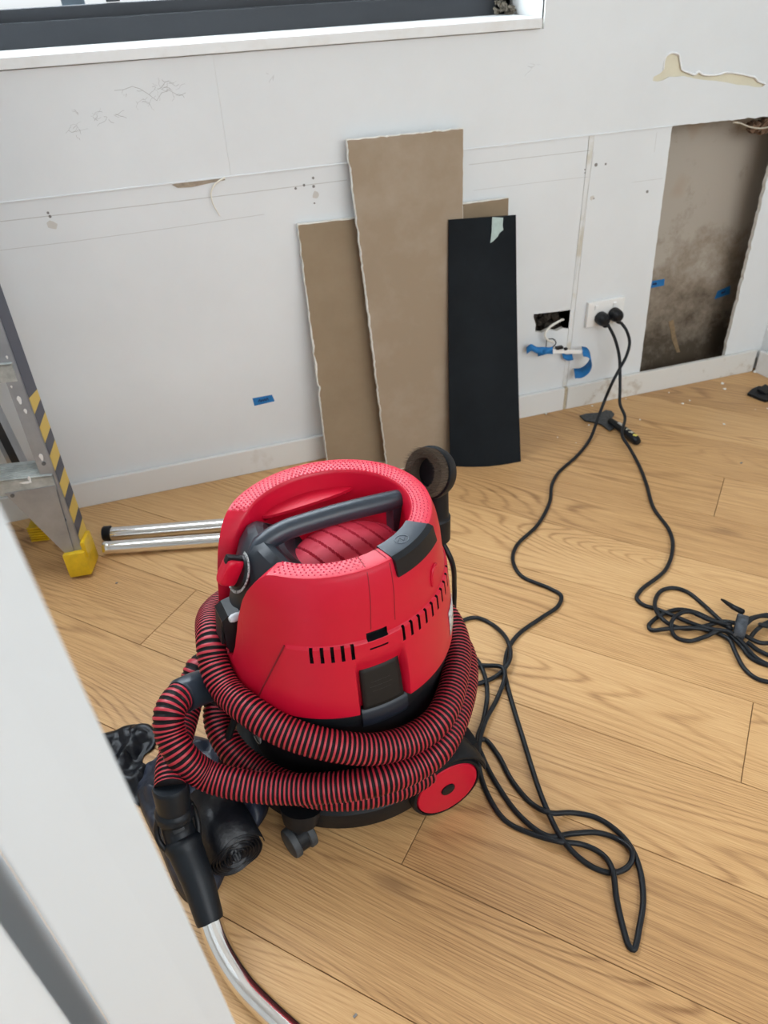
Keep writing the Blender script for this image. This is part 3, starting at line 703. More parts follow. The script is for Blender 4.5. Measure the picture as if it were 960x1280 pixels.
RX = Matrix.Rotation(math.atan2(top_.x, top_.z), 3, 'Y') @ Matrix.Rotation(-math.atan2(top_.y, top_.z), 3, 'X')
def lean(p): return RX @ Vector(p)
lc = .028
def channel(b_, x, y0, w_, d_, z0, z1, rot, tk=.003, sgn=-1):
    "C channel: web at x, flanges turned inwards; depth along y from y0"
    b_.box(rot @ Vector((x, y0 + d_ / 2, (z0 + z1) / 2)), (tk, d_, z1 - z0), rot)
    b_.box(rot @ Vector((x + sgn * w_ / 2, y0, (z0 + z1) / 2)), (w_, tk, z1 - z0), rot)
    b_.box(rot @ Vector((x + sgn * w_ / 2, y0 + d_, (z0 + z1) / 2)), (w_, tk, z1 - z0), rot)
LW = .42
for sgn, x in ((-1, 0), (1, -LW)):
    b_ = B(); channel(b_, x, 0, .030, .062, .035, 1.45, RX, sgn=sgn); rl = link('front_rail', b_.mesh(), ALU, lad)
    if sgn == -1:
        # striped tape on the outer web
        bs = B(); nst = 26; 
        z = .05
        bs.box(RX @ Vector((.0022, .031, (.43 + 1.2) / 2)), (.0006, .058, .77), RX, mi=0)
        z = .035; k = 0
        while z < .43:
            h_ = .030 if k % 2 == 0 else .036
            y0, y1 = .002, .060; sl_ = .014
            pts = [RX @ Vector((.0019, y0, z)), RX @ Vector((.0019, y1, z + sl_)), RX @ Vector((.0019, y1, z + h_ + sl_)), RX @ Vector((.0019, y0, z + h_))]
            n0 = len(bs.bm.faces); bs.prism(pts, Vector((.0006, 0, 0)))
            bs.bm.faces.ensure_lookup_table()
            for f in bs.bm.faces[n0:]: f.material_index = k % 2
            z += h_; k += 1
        link('striped_tape', bs.mesh(), [STRIPEG, STRIPEY], rl)
        for x_, y_, z in ((-.014, -.001, .245), (-.014, -.001, .285), (-.014, -.001, .145), (-.10, -.006, .225)):
            link('rivet', B().cyl(RX @ Vector((x_, y_, z)), RX @ Vector((x_, y_ - .003, z)), .0042, seg=12).mesh(), mat('rivet_dark', (.16, .17, .18), .4, .8), rl)
# foot shoe
fb_ = B(); fb_.box((-.018, .028, .030), (.050, .082, .060), RX, bevel=.005); fb_.box((.004, .030, .062), (.010, .060, .04), RX, bevel=.003)
link('rubber_foot', fb_.mesh(), YEL, lad, 40)
fb_ = B(); fb_.box((-LW + .018, .028, .030), (.050, .082, .060), RX, bevel=.005); link('rubber_foot', fb_.mesh(), YEL, lad, 40)
# steps
for i, z in enumerate((.275, .525, .775, 1.025, 1.275)):
    c_ = RX @ Vector((-LW / 2, .04, z)); s_ = B()
    s_.box(c_ + Vector((0, -.014, 0)), (LW - .008, .072, .004)); s_.box(c_ + Vector((0, -.048, -.018)), (LW - .008, .004, .038)); s_.box(c_ + Vector((0, .020, -.014)), (LW - .008, .004, .030))
    for k in range(6): s_.box(c_ + Vector((0, -.042 + .01 * k, .0026)), (LW - .01, .003, .0018))
    link('step', s_.mesh(), ALUW, lad)
sp_ = B()
for x_, z_, a_, b__ in ((-.016, .43, .004, .010), (-.012, .405, .003, .006), (-.022, .46, .002, .003), (-.014, .30, .004, .009), (-.020, .55, .003, .008), (-.010, .52, .002, .004), (-.060, .252, .012, .003), (-.050, .258, .003, .009), (-.020, .10, .003, .004)):
    y_ = -.0022 if z_ > .26 or z_ < .2 else -.0126
    c_ = RX @ Vector((x_, y_, z_)); sp_.prism([c_ + Vector((math.cos(k) * a_ * (1 + .3 * math.sin(3 * k)), 0, math.sin(k) * b__)) for k in [i * .7 for i in range(9)]], (0, -.0008, 0))
link('paint_splats', sp_.mesh(), mat('white_paint_splat', (.78, .79, .78), .6), lad, stuff=True)
# gusset braces under the lowest step
br = B(); br.prism([RX @ Vector((-.018, -.004, .055)), RX @ Vector((-.034, -.004, .055)), RX @ Vector((-.115, -.006, .232)), RX @ Vector((-.006, -.006, .232))], Vector((0, .002, 0)))
link('gusset_brace', br.mesh(), ALU, lad)
br = B(); br.prism([RX @ Vector((-LW + .018, -.004, .055)), RX @ Vector((-LW + .034, -.004, .055)), RX @ Vector((-LW + .115, -.006, .232)), RX @ Vector((-LW + .006, -.006, .232))], Vector((0, .002, 0)))
link('gusset_brace', br.mesh(), ALU, lad)
# rear rails
rf = LL(fl(70, 672)); RB = Matrix.Rotation(R(-3.4), 3, 'Y') @ Matrix.Rotation(R(3), 3, 'X')
for sgn, x in ((-1, rf.x), (1, rf.x - LW + .06)):
    b_ = B()
    for pc_ in (0,):
        o0 = Vector((x, rf.y, .0))
        b2 = [(.0, .0)]
    b_.box(o0 + RB @ Vector((0, .02, .70)), (.003, .040, 1.32), RB); b_.box(o0 + RB @ Vector((sgn * .012, 0, .70)), (.024, .003, 1.32), RB); b_.box(o0 + RB @ Vector((sgn * .012, .04, .70)), (.024, .003, 1.32), RB)
    rl = link('rear_rail', b_.mesh(), ALU, lad)
    if sgn == -1:
        link('warning_label', B().box(o0 + RB @ Vector((-.005, -.0022, .48)), (.018, .0008, .66), RB).mesh(), mat('label_black', (.02, .02, .022), .5), rl)
        fc = bpy.data.curves.new('t', 'FONT'); fc.body = 'MILES'; fc.size = .0185; fc.extrude = .0003; fc.align_x = 'LEFT'
        to = bpy.data.objects.new('t', fc); col.objects.link(to); bpy.context.view_layer.update()
        me = bpy.data.meshes.new_from_object(to.evaluated_get(bpy.context.evaluated_depsgraph_get())); bpy.data.objects.remove(to)
        me.transform(Matrix.Translation(o0 + RB @ Vector((-.012, -.0032, .395))) @ (RB.to_4x4() @ Matrix.Rotation(R(90), 4, 'X') @ Matrix.Rotation(R(-90), 4, 'Z')))
        link('label_letters', me, mat('label_white', (.7, .7, .7), .6), rl)
    fb_ = B(); fb_.box(o0 + Vector((sgn * .034, .02, .022)), (.040, .056, .044), bevel=.004)
    for k in range(6): fb_.box(o0 + Vector((sgn * .034, -.010, .006 + .0075 * k)), (.042, .006, .0035), bevel=.001)
    link('rubber_foot', fb_.mesh(), YEL, lad, 40)
# ================================================================== VACUUM CLEANER
VC = Vector((.158, .84, 0)); VY = R(9)
vac = thing('vacuum_cleaner', 'red and black canister vacuum cleaner wrapped in its ribbed hose', 'vacuum cleaner', VC, VY)
VI = vac.matrix_world.inverted()
def toL(p): return VI @ Vector(p)
def interp(x, xs, ys):
    if x <= xs[0]: return ys[0]
    for i in range(1, len(xs)):
        if x <= xs[i]:
            t_ = (x - xs[i - 1]) / (xs[i] - xs[i - 1]); return ys[i - 1] + (ys[i] - ys[i - 1]) * t_
    return ys[-1]
PZ = [.0, .26, .32, .42, .47, .495, .508, .514]; PA = [.176, .176, .175, .166, .159, .154, .1495, .147]; PB = [.170, .170, .167, .157, .150, .1435, .139, .136]
def sstep(a, b, x): t_ = max(0, min(1, (x - a) / (b - a))); return t_ * t_ * (3 - 2 * t_)
def cyo(z): return -.006 * sstep(.40, .51, z)
def bback(z, s): return -.004 * sstep(.42, .51, z) if s > 0 else 0
def shell_pt(th_, z, off=0):
    a = interp(z, PZ, PA) + off; b = interp(z, PZ, PB) + off; s = math.sin(th_)
    b += bback(z, s)
    return Vector((a * math.cos(th_), b * s + cyo(z), z))
def zt(phi):  # rim height; the shell opens towards local -x for the controls
    return interp(phi, [0, 8, 12, 15.5, 18.5, 21.5, 25, 28.5, 32, 36, 41], [.318, .334, .360, .395, .430, .460, .480, .493, .504, .512, .5145])
ZF = .435
def smooth_clamp(d): return d
NT = 480
zs = [0, .03, .06, .10, .15, .2, .25, .30, .35, .40, .44, .47, .49, .505, .51, .515, .52, .525, .53, .535, .54, .545, .55, .555, .56, .565, .57, .58, .6, .64, .68, .72, .76, .8, .84, .87, .90, .925, .945, .96, .973, .984, .993, 1]
V = []; Fc = []; NCOL = None
def recess(thd, z):
    d = 0
    # lower flank sits back behind the upper shell; boundary turns down near the controls
    left = 226 - max(0, (.411 - z)) / .12 * 19
    inside = sstep(left - 1.0, left + 1.0, thd) if thd < 350 else 1
    if thd < 180: inside = 1 if thd < 134 else 1 - sstep(133, 135, thd)
    d -= .0042 * inside * (1 - sstep(.4085, .4115, z))
    # latch bay
    for c0 in (269, 89):
        m__ = sstep(c0 - 12.4, c0 - 11.2, thd) * (1 - sstep(c0 + 11.4, c0 + 12.6, thd))
        d += .0165 * m__ * (1 - sstep(.335, .388, z))
    # seams over the latch
    return d
for k in range(NT):
    thd = 360 * k / NT; th_ = R(thd); phi = abs(thd - 180); zt_k = zt(phi); zb = .284 - .006 * (1 if abs(thd - 269) < 12 else 0)
    zb = zb - .016 * (1 - sstep(8, 32, phi))
    cl = []
    for f in zs:
        z = zb + (zt_k - zb) * f
        if zt_k > .45: # keep absolute levels sharp around the vent line
            z = zb + (.5145 - zb) * f
            z = min(z, zt_k)
        cl.append(shell_pt(th_, z, -recess(thd, z)))
    # rim and inner wall
    rw = .030 if phi > 42 else .012 + .018 * sstep(8, 42, phi)
    o_ = shell_pt(th_, zt_k); 
    def inner(z, r_): 
        a = interp(zt_k, PZ, PA) - r_; b = interp(zt_k, PZ, PB) - r_ + bback(zt_k, math.sin(th_)); return Vector((a * math.cos(th_), b * math.sin(th_) + cyo(zt_k), z))
    cl.append(inner(zt_k + .0006, .003)); cl.append(inner(zt_k + .0006, rw * .5)); cl.append(inner(zt_k, rw - .002)); cl.append(inner(zt_k - .002, rw))
    zf = min(ZF, zt_k - .012)
    for t_ in (.05, .3, .6, .9): cl.append(inner(zt_k - .002 + (zf - zt_k) * t_, rw + .014 * t_))
    cl.append(inner(zf, rw + .018)); cl.append(inner(zf, .06)); cl.append(inner(zf, .10))
    NCOL = len(cl); V += cl
for k in range(NT):
    k2 = (k + 1) % NT
    for i in range(NCOL - 1): Fc.append((k * NCOL + i, k2 * NCOL + i, k2 * NCOL + i + 1, k * NCOL + i + 1))
ct = len(V); V.append(Vector((0, 0, ZF))); cbm = len(V); V.append(Vector((0, 0, .284)))
for k in range(NT):
    k2 = (k + 1) % NT; Fc.append((k * NCOL + NCOL - 1, k2 * NCOL + NCOL - 1, ct)); Fc.append((k2 * NCOL, k * NCOL, cbm))
shell_me = mesh_from(V, Fc); bm = bmesh.new(); bm.from_mesh(shell_me); bmesh.ops.remove_doubles(bm, verts=bm.verts, dist=2e-5); bmesh.ops.dissolve_degenerate(bm, edges=bm.edges, dist=1e-5); bmesh.ops.recalc_face_normals(bm, faces=bm.faces); bm.to_mesh(shell_me); bm.free()
shell = link('motor_head', shell_me, [RED, BLKM], vac)
cut = B()
def slot(thd, z, wd, ht, dep=.012, tilt=0):
    th_ = R(thd); p = shell_pt(th_, z, -recess(thd, z)); q_ = shell_pt(th_ + .01, z, -recess(thd, z)); tg = (q_ - shell_pt(th_ - .01, z, -recess(thd, z))).normalized(); nm = tg.cross(Vector((0, 0, 1))).normalized()
    rot = Matrix((tg, nm, Vector((0, 0, 1)))).transposed()
    if tilt: rot = rot @ Matrix.Rotation(tilt, 3, 'Y')
    cut.box(p, (wd, dep, ht), rot, mi=1)
for t_ in (238, 242.8, 247.4, 252, 256.4): slot(t_, .3985, .0048, .024, .018)
for t_ in (281.5, 286.3, 291.2, 296.3, 301.6, 307, 312.5, 318, 324, 330): slot(t_, .3985, .0044, .024, .018)
slot(268.6, .4150, .030, .012, .016); slot(268.6, .3965, .027, .0028, .014, 0)
cm = cut.mesh(); co = bpy.data.objects.new('c', cm); co.data.materials.append(RED); co.data.materials.append(BLKM); col.objects.link(co); co.parent = vac; bpy.context.view_layer.update()
bo = shell.modifiers.new('b', 'BOOLEAN'); bo.object = co; bo.operation = 'DIFFERENCE'; bo.solver = 'EXACT'
dg = bpy.context.evaluated_depsgraph_get(); dg.update()
nm_ = bpy.data.meshes.new_from_object(shell.evaluated_get(dg)); 

if len(nm_.polygons) > 5000: shell.modifiers.clear(); shell.data = nm_
else: shell.modifiers.clear()
bpy.data.objects.remove(co)
shell.data.shade_smooth(); shell.data.set_sharp_from_angle(angle=R(38))
# grip dots on the rim
dots_v = []; dots_f = []
for row in range(5):
    ro = .0055 + row * .0051
    th_ = (row % 2) * 1.55
    while th_ < 360:
        phi = abs(th_ - 180)
        inpad = 281 < th_ < 317; band_ = 268.5 < th_ < 279.5
        if phi > 33 and not inpad and not band_ and not (146 > th_ > 130 and False):
            if (phi > 40 or th_ < 180) :
                a = .147 - ro; b = .136 - ro - (.004 if th_ < 180 else 0); c_ = Vector((a * math.cos(R(th_)), b * math.sin(R(th_)) - .006, .5150)); tg = Vector((-math.sin(R(th_)), math.cos(R(th_)), 0)); rd = Vector((math.cos(R(th_)), math.sin(R(th_)), 0))
                n0 = len(dots_v); s_ = .0015; dots_v += [c_ + tg * s_ + rd * s_ * .8, c_ - tg * s_ + rd * s_ * .8, c_ - tg * s_ - rd * s_ * .8, c_ + tg * s_ - rd * s_ * .8, c_ + Vector((0, 0, .0015))]
                dots_f += [(n0 + i, n0 + (i + 1) % 4, n0 + 4) for i in range(4)]
        th_ += 3.1
link('grip_dots', mesh_from(dots_v, dots_f), RED_SKYLIT, shell, stuff=True)
# dark red seam strips, groove shade put into the colour, rim to vent line
for sd in (267.8, 280.3):
    ps = [shell_pt(R(sd + (z - .51) * 22), z, .0001) for z in [.425 + i * .0045 for i in range(20)]] + [shell_pt(R(sd), .5145, -.004) + Vector((0, 0, .0007)), shell_pt(R(sd), .5145, -.028) + Vector((0, 0, .0007))]
    link('seam_shade', sweep([ps], .0006, 4), mat('seam_shade_red', (.20, .003, .010), .6), shell)
ps = [shell_pt(R(226 - (.411 - z) / .12 * 19 - .3), z, .0022) for z in [.289 + i * .0061 for i in range(21)]]  # diagonal strip painting the shadow band along the flank edge
link('seam_shade', sweep([ps], .0013, 5), mat('seam_shade_red', (.20, .003, .010), .6), shell)
# slate grey pad set into the rim, with an embossed ring emblem
def rim_sector(t0, t1, sec, n_=24):
    V_ = []; F_ = []; m__ = len(sec)
    for i in range(n_ + 1):
        th_ = R(t0 + (t1 - t0) * i / n_)
        for dr_, z in sec: p = Vector(((.147 + dr_) * math.cos(th_), (.136 + dr_) * math.sin(th_) - .006, z)); V_.append(p)
    for i in range(n_):
        for j in range(m__): F_.append((i * m__ + j, i * m__ + (j + 1) % m__, (i + 1) * m__ + (j + 1) % m__, (i + 1) * m__ + j))
    F_.append(tuple(range(m__))[::-1]); F_.append(tuple(n_ * m__ + j for j in range(m__)))
    return tidy(mesh_from(V_, F_))
pad = link('rim_pad', rim_sector(282.5, 316, [(-.031, .5125), (-.0305, .5165), (-.002, .5168), (.0065, .5135), (.0120, .4915), (.0080, .4900), (-.010, .50)]), DGREY, vac, 35)
link('pad_edge', rim_sector(282.4, 316.1, [(-.0005, .5174), (.0072, .5142), (.0128, .4908), (.0100, .4902), (.002, .508)]), BLK, pad, 35)
th_ = R(297); pc0 = Vector((.131 * math.cos(th_), .120 * math.sin(th_) - .006, .5170))
ring = [pc0 + Vector((math.cos(a) * .0095, math.sin(a) * .0080, 0)) for a in [i * math.pi / 12 for i in range(24)]]; ring.append(ring[0])
eb = [ring]; zg = [pc0 + Vector((-.006, -.002, 0)), pc0 + Vector((-.001, .0045, 0)), pc0 + Vector((.001, -.004, 0)), pc0 + Vector((.006, .003, 0))]
link('ring_emblem', sweep([ring, zg], .00065, 6), mat('emblem_grey', (.10, .12, .15), .3), pad, 180)
# crescent pocket on the back inner wall
cv = []; cf = []
n_ = 26
for i in range(n_ + 1):
    t_ = i / n_; an = R(52 + 78 * t_); wd = .030 * math.sin(math.pi * t_) ** .7 + .0008
    a = .147 - .032; b = .136 - .036
    o1 = Vector((a * math.cos(an), b * math.sin(an) - .008, .494 - .002)); 
    iw = Vector((-math.cos(an) * .2, -1, 0)).normalized()
    z_ = .488
    cv += [Vector((o1.x, o1.y + .006, z_ - .003)), Vector((o1.x, o1.y + .006, z_ - .001)) , Vector((o1.x, o1.y, z_)) + iw * wd, Vector((o1.x, o1.y, z_ - .004)) + iw * (wd + .001), Vector((o1.x, o1.y + .004, z_ - .018))]
for i in range(n_):
    for j in range(5): cf.append((i * 5 + j, i * 5 + (j + 1) % 5, (i + 1) * 5 + (j + 1) % 5, (i + 1) * 5 + j))
cf.append((4, 3, 2, 1, 0)); cf.append(tuple(n_ * 5 + j for j in range(5)))
link('pocket_ledge', mesh_from(cv, cf), RED, vac, 40)
# ribbed red dome on the cavity floor
def dome_z(x, y):
    u = (x - .022) / .088; v = (y + .018) / .074; r2_ = u * u + v * v
    return ZF + .002 + .021 * max(0, 1 - r2_) ** .5
V = []; Fc = []; nx, ny = 120, 40
for i in range(nx + 1):
    for j in range(ny + 1):
        u = -1 + 2 * i / nx; vmax = math.sqrt(max(0, 1 - u * u)); v = (-1 + 2 * j / ny) * vmax
        x = .022 + u * .088; y = -.018 + v * .074; z = dome_z(x, y)
        xm = (x + .25 * y + .5) % .0245
        g_ = 0
        if xm < .0022: g_ = -.0045
        V.append((x, y, z + g_ if vmax > .2 else z))
for i in range(nx):
    for j in range(ny): a = i * (ny + 1) + j; Fc.append((a, a + ny + 1, a + ny + 2, a + 1))
link('ribbed_cover', mesh_from(V, Fc), mat('dusty_red_plastic', (.46, .022, .05), .6, color2=(.40, .008, .026), noise_scale=30, spec=.3), vac, 30)
# handle
hp = [(-.121, -.003, .438), (-.112, -.003, .470), (-.098, -.003, .492), (-.070, -.002, .503), (-.02, 0, .503), (.04, 0, .500), (.108, .001, .492), (.120, .001, .490)]
hd = link('carry_handle', sweep([catmull(hp, .004)], .0145, 24), DGREY, vac, 180)
link('handle_post', B().box((.108, .0, .462), (.022, .026, .052), bevel=.006).mesh(), DGREY, hd, 40)
link('handle_shade_plate', B().box((-.066, .006, ZF + .004), (.080, .12, .008), bevel=.003).mesh(), BLKM, vac, 40)  # black plate standing in for the shade under the handle
# control housing in the front opening
cp = [(-.055, .446, .036), (-.072, .474, .046), (-.088, .500, .050), (-.098, .505, .054), (-.110, .500, .058), (-.124, .482, .058), (-.140, .450, .048), (-.155, .412, .030), (-.164, .375, .018), (-.171, .338, .010), (-.172, .318, .008)]
V = []; Fc = []; nw = 14
for x, z, w_ in cp:
    for j in range(nw + 1):
        v = -1 + 2 * j / nw; V.append((x + .012 * v * v, v * w_, z - .010 * v ** 4 - .002 * v * v))
m_ = len(cp) * (nw + 1)
for x, z, w_ in cp:
    for j in range(nw + 1):
        v = -1 + 2 * j / nw; V.append((x + .012 * v * v + .025, v * w_ * 1.04, z - .030))
for i in range(len(cp) - 1):
    for j in range(nw):
        a = i * (nw + 1) + j; Fc.append((a, a + 1, a + nw + 2, a + nw + 1)); Fc.append((a + m_, a + nw + 1 + m_, a + nw + 2 + m_, a + 1 + m_))
    for a, s_ in ((i * (nw + 1), 1), (i * (nw + 1) + nw, -1)): Fc.append((a, a + nw + 1, a + nw + 1 + m_, a + m_))
for j in range(nw): Fc.append((j, j + 1, j + 1 + m_, j + m_)); a = (len(cp) - 1) * (nw + 1) + j; Fc.append((a, a + 1, a + 1 + m_, a + m_))
cpo = link('control_panel', tidy(mesh_from(V, Fc)), mat('panel_dark', (.013, .018, .025), .38, spec=.45), vac, 30)
# dial: black ring with pale scale, red turn knob
dn = Vector((-.86, -.06, .50)).normalized(); dc = Vector((-.1335, -.006, .463))
me = revolve([(0, .006), (.021, .006), (.024, .003), (.025, -.006)], 40); orient(me, dc, dn); dial = link('dial', me, BLK, cpo, 40)
zaxis = dn; xa_ = Vector((0, 1, 0)); xa_ = (xa_ - zaxis * xa_.dot(zaxis)).normalized(); ya_ = zaxis.cross(xa_)
sv = []; sf = []
for i in range(25):
    a = R(-100 + 200 * i / 24); 
    for r_ in (.0262, .0300): sv.append(dc + (xa_ * -math.cos(a) * r_ + ya_ * math.sin(a) * r_) + dn * .0035)
    if i: sf.append((2 * i - 2, 2 * i - 1, 2 * i + 1, 2 * i))
o_ = link('dial_scale', mesh_from(sv, sf), mat('scale_pale', (.42, .43, .43), .5, color2=(.12, .12, .12), noise_scale=260, lo=.45, hi=.5), cpo); so = o_.modifiers.new('s', 'SOLIDIFY'); so.thickness = .001
kb = B(); kb.box(dc + dn * .016, (.022, .013, .040), Matrix((dn.cross(Vector((0, 1, 0))).cross(dn).normalized(), Vector((0, 1, 0)), dn)).transposed() if False else Matrix((xa_, ya_, zaxis)).transposed(), bevel=.004)
kc = dc + dn * .016
kb = B(); rot = Matrix((xa_, ya_, zaxis)).transposed()
kb.box(kc, (.020, .040, .026), rot); bmesh.ops.subdivide_edges(kb.bm, edges=kb.bm.edges, cuts=5, use_grid_fill=True)
for v in kb.bm.verts:
    l_ = rot.transposed() @ (v.co - kc); u_ = Vector((l_.x / .012, l_.y / .024, l_.z / .016)); f_ = (abs(u_.x) ** 3 + abs(u_.y) ** 3 + abs(u_.z) ** 3) ** (1 / 3); k_ = min(1, .98 / max(f_, .01)); v.co = kc + rot @ (l_ * k_)
link('turn_knob', kb.mesh(), RED, dial, 50)
link('knob_pointer', B().box(kc + ya_ * .018 * (-1 if ya_.z < 0 else 1) + dn * .002, (.010, .012, .024), rot, bevel=.003).mesh(), BLK, dial, 50)
# toggle and socket box under the dial
me = revolve([(0, .020), (.004, .0185), (.006, .014), (.006, 0)], 20); orient(me, (-.148, -.024, .405), (-.95, -.25, .1)); link('toggle', me, CLEAR, cpo, 40)
sx = B(); sx.prism([(-.150, -.024, .412), (-.166, -.022, .408), (-.175, -.018, .398), (-.175, -.010, .340), (-.168, -.010, .324), (-.150, -.018, .33)], (0, .036, 0)); 
link('socket_box', sx.mesh(), BLK, cpo, 30)
link('socket_lid', B().box((-.176, .004, .372), (.004, .028, .046), Matrix.Rotation(R(8), 3, 'Y'), bevel=.001).mesh(), BLKM, cpo, 30)
# hook mark on the head, rating sticker
hk = [shell_pt(R(306), .430, .0005), shell_pt(R(306.2), .446, .001), shell_pt(R(308), .4565, .001), shell_pt(R(311), .458, .001), shell_pt(R(313), .4525, .0005)]
link('moulded_hook', sweep([catmull(hk, .003)], .0026, 8), RED, vac, 180)
def patch(t0, t1, z0, z1, off, m_, name, par, seg=10, skew=0):
    V_ = []; F_ = []
    for i in range(seg + 1):
        for j in range(3):
            z = z0 + (z1 - z0) * j / 2; thd = t0 + (t1 - t0) * i / seg; V_.append(shell_pt(R(thd), z + skew * i / seg, off - recess(thd, z)))
    for i in range(seg):
        for j in range(2): F_.append((i * 3 + j, (i + 1) * 3 + j, (i + 1) * 3 + j + 1, i * 3 + j + 1))
    o_ = link(name, mesh_from(V_, F_), m_, par, 180); so = o_.modifiers.new('s', 'SOLIDIFY'); so.thickness = .0008; so.offset = 1; return o_
patch(318, 333, .305, .350, .0006, mat('rating_sticker', (.60, .60, .58), .5, color2=(.25, .25, .25), noise_scale=130, lo=.42, hi=.5), 'rating_sticker', shell)
# latch
def latch(c0, name):
    g_ = []
    V_ = []; F_ = []; rows = 8
    for j in range(rows + 1):
        z = .2830 + (.356 - .2830) * j / rows
        for i in range(9):
            thd = c0 - 10.2 + 20.4 * i / 8; V_.append(shell_pt(R(thd), z, -.001 - .006 * (j / rows)))
    for j in range(rows):
        for i in range(8): a = j * 9 + i; F_.append((a, a + 1, a + 10, a + 9))
    o_ = link(name, mesh_from(V_, F_), mat('latch_black', (.014, .013, .012), .55, spec=.25), vac, 180); so = o_.modifiers.new('s', 'SOLIDIFY'); so.thickness = .007; so.offset = -1
    for dz, w_ in ((.330, 5), (.322, 5.6), (.314, 4.6)):
        ps = [shell_pt(R(c0 - .5 + w_ * t_), dz - .0004, -.0018 - .006 * (dz - .283) / .073) for t_ in (-1, -.5, 0, .5, 1)]
        link('latch_ridge', sweep([ps], .0009, 6), mat('ridge_grey', (.06, .06, .06), .5), o_, 180)
    return o_
latch(269, 'latch'); latch(89, 'latch')
# tank, base ring
def ell(profile, cy=0, seg=96, ratio=.965):
    me = revolve([(r_, z) for r_, z in profile], seg); me.transform(Matrix.Diagonal((1, ratio, 1, 1))); return me
tank = link('tank', ell([(0, .283), (.168, .283), (.173, .275), (.1735, .255), (.166, .245), (.165, .12), (.160, .08), (0, .078)]), BLKM, vac, 40)
# catch under the latch
for c0 in (269, 89):
    V_ = []; F_ = []
    for i in range(13):
        thd = R(c0 - 11.5 + 23 * i / 12)
        for r_, z in ((.172, .286), (.1775, .283), (.1785, .262), (.174, .250), (.165, .250)): V_.append((r_ * math.cos(thd), r_ * .965 * math.sin(thd), z))
    for i in range(12):
        for j in range(4): a = i * 5 + j; F_.append((a, a + 5, a + 6, a + 1))
    link('catch_plate', mesh_from(V_, F_), mat('slate_black', (.012, .017, .026), .35, spec=.35), tank, 60)
base = link('base', ell([(0, .082), (.165, .085), (.183, .080), (.194, .070), (.194, .036), (.188, .029), (0, .029)]), BLKM, vac, 40)
# wheel arches and caster mounts
for sy in (-1, 1):
    wm = B()
    wm.box((.085, sy * .150, .078), (.145, .055, .060), bevel=.018)
    link('wheel_arch', wm.mesh(), BLKM, vac, 40)
    wm = B().cyl((-.143, sy * .131, .050), (-.136, sy * .124, .078), .027, .034, seg=32)
    link('caster_mount', wm.mesh(), BLKM, vac, 40)
for sy in (-1, 1):
    c_ = Vector((.082, sy * .190, .0625))
    me = revolve([(0, -.016), (.050, -.016), (.060, -.013), (.0625, -.008), (.0625, .004), (.060, .009), (.056, .010), (.056, .006)], 64); orient(me, c_, (0, sy, 0)); wh = link('rear_wheel', me, BLKM, vac, 40)
    me = revolve([(0, .009), (.012, .009), (.0125, .0105), (.045, .0115), (.053, .0105), (.055, .007), (.055, 0)], 64); orient(me, c_, (0, sy, 0)); link('red_hubcap', me, RED, wh, 40)
    me = revolve([(0, .0135), (.008, .0135), (.0115, .012), (.0118, .008)], 32); orient(me, c_, (0, sy, 0)); link('hub_centre', me, BLK, wh, 40)
    # mudguard
    V_ = []; F_ = []
    for i in range(22):
        a = R(8 + 132 * i / 21)
        for r_, y_ in ((.067, .012), (.071, .012), (.074, .006), (.074, -.030), (.067, -.030)): V_.append((c_.x + r_ * math.cos(a), c_.y + sy * y_, c_.z + r_ * math.sin(a)))
    for i in range(21):
        for j in range(5): F_.append((i * 5 + j, (i + 1) * 5 + j, (i + 1) * 5 + (j + 1) % 5, i * 5 + (j + 1) % 5))
    F_.append((0, 1, 2, 3, 4)); F_.append(tuple(21 * 5 + j for j in range(5)))
    me = tidy(mesh_from(V_, F_)); link('mudguard', me, BLKM, vac, 40)
# casters
for sy, ang_ in ((-1, R(12)), (1, R(-20))):
    c_ = Vector((-.152, sy * .141, .0245)); ax_ = Vector((math.cos(ang_), math.sin(ang_), 0))
    cs = B(); cs.cyl(c_ - ax_ * .012, c_ + ax_ * .012, .0212, seg=32); cs.cyl(c_ + Vector((0, 0, .01)), c_ + Vector((0, 0, .035)), .009, seg=16)
    cst = link('caster', cs.mesh(), BLKM, vac, 40)
    for s_ in (-1, 1):
        me = revolve([(0, .006), (.019, .006), (.0235, .004), (.0245, .001), (.0245, -.006), (.022, -.008), (0, -.008)], 36); orient(me, c_ + ax_ * (.0155 * s_), ax_ * s_); link('caster_wheel', me, RUBBER, cst, 40)
# inlet, clip strap, round logo plate
me = revolve([(0, .0), (.030, 0), (.031, .03), (.028, .045), (0, .045)], 32); orient(me, (-.160, .012, .235), (-1, .05, .05)); link('hose_inlet', me, BLK, tank, 40)
lg = []
def tp_(thd, z, off=0): return Vector(((.1655 + off) * math.cos(R(thd)), (.1655 + off) * .965 * math.sin(R(thd)), z))
def blob(name, pts, m_, off):
    V_ = [tp_(a, z, off) for a, z in pts]; me = mesh_from(V_, [tuple(range(len(V_)))]); o_ = link(name, me, m_, tank); so = o_.modifiers.new('s', 'SOLIDIFY'); so.thickness = .0008; return o_
cx_, cz_ = 186, .158
blob('logo_plate', [(cx_ + 8 * math.cos(a), cz_ + .030 * math.sin(a)) for a in [i * math.pi / 12 for i in range(24)]], mat('logo_white', (.66, .68, .66), .5), .0008)
blob('logo_red_wedge', [(188, .178), (193, .169), (193.5, .161), (189.5, .161), (189, .169)], RED, .0020)
blob('logo_black_stroke', [(183, .183), (185, .183), (188, .159), (193, .143), (190, .141), (185, .153)], BLK, .0020)
blob('logo_black_stroke', [(180, .158), (182, .161), (187, .145), (185, .137)], BLK, .0020)
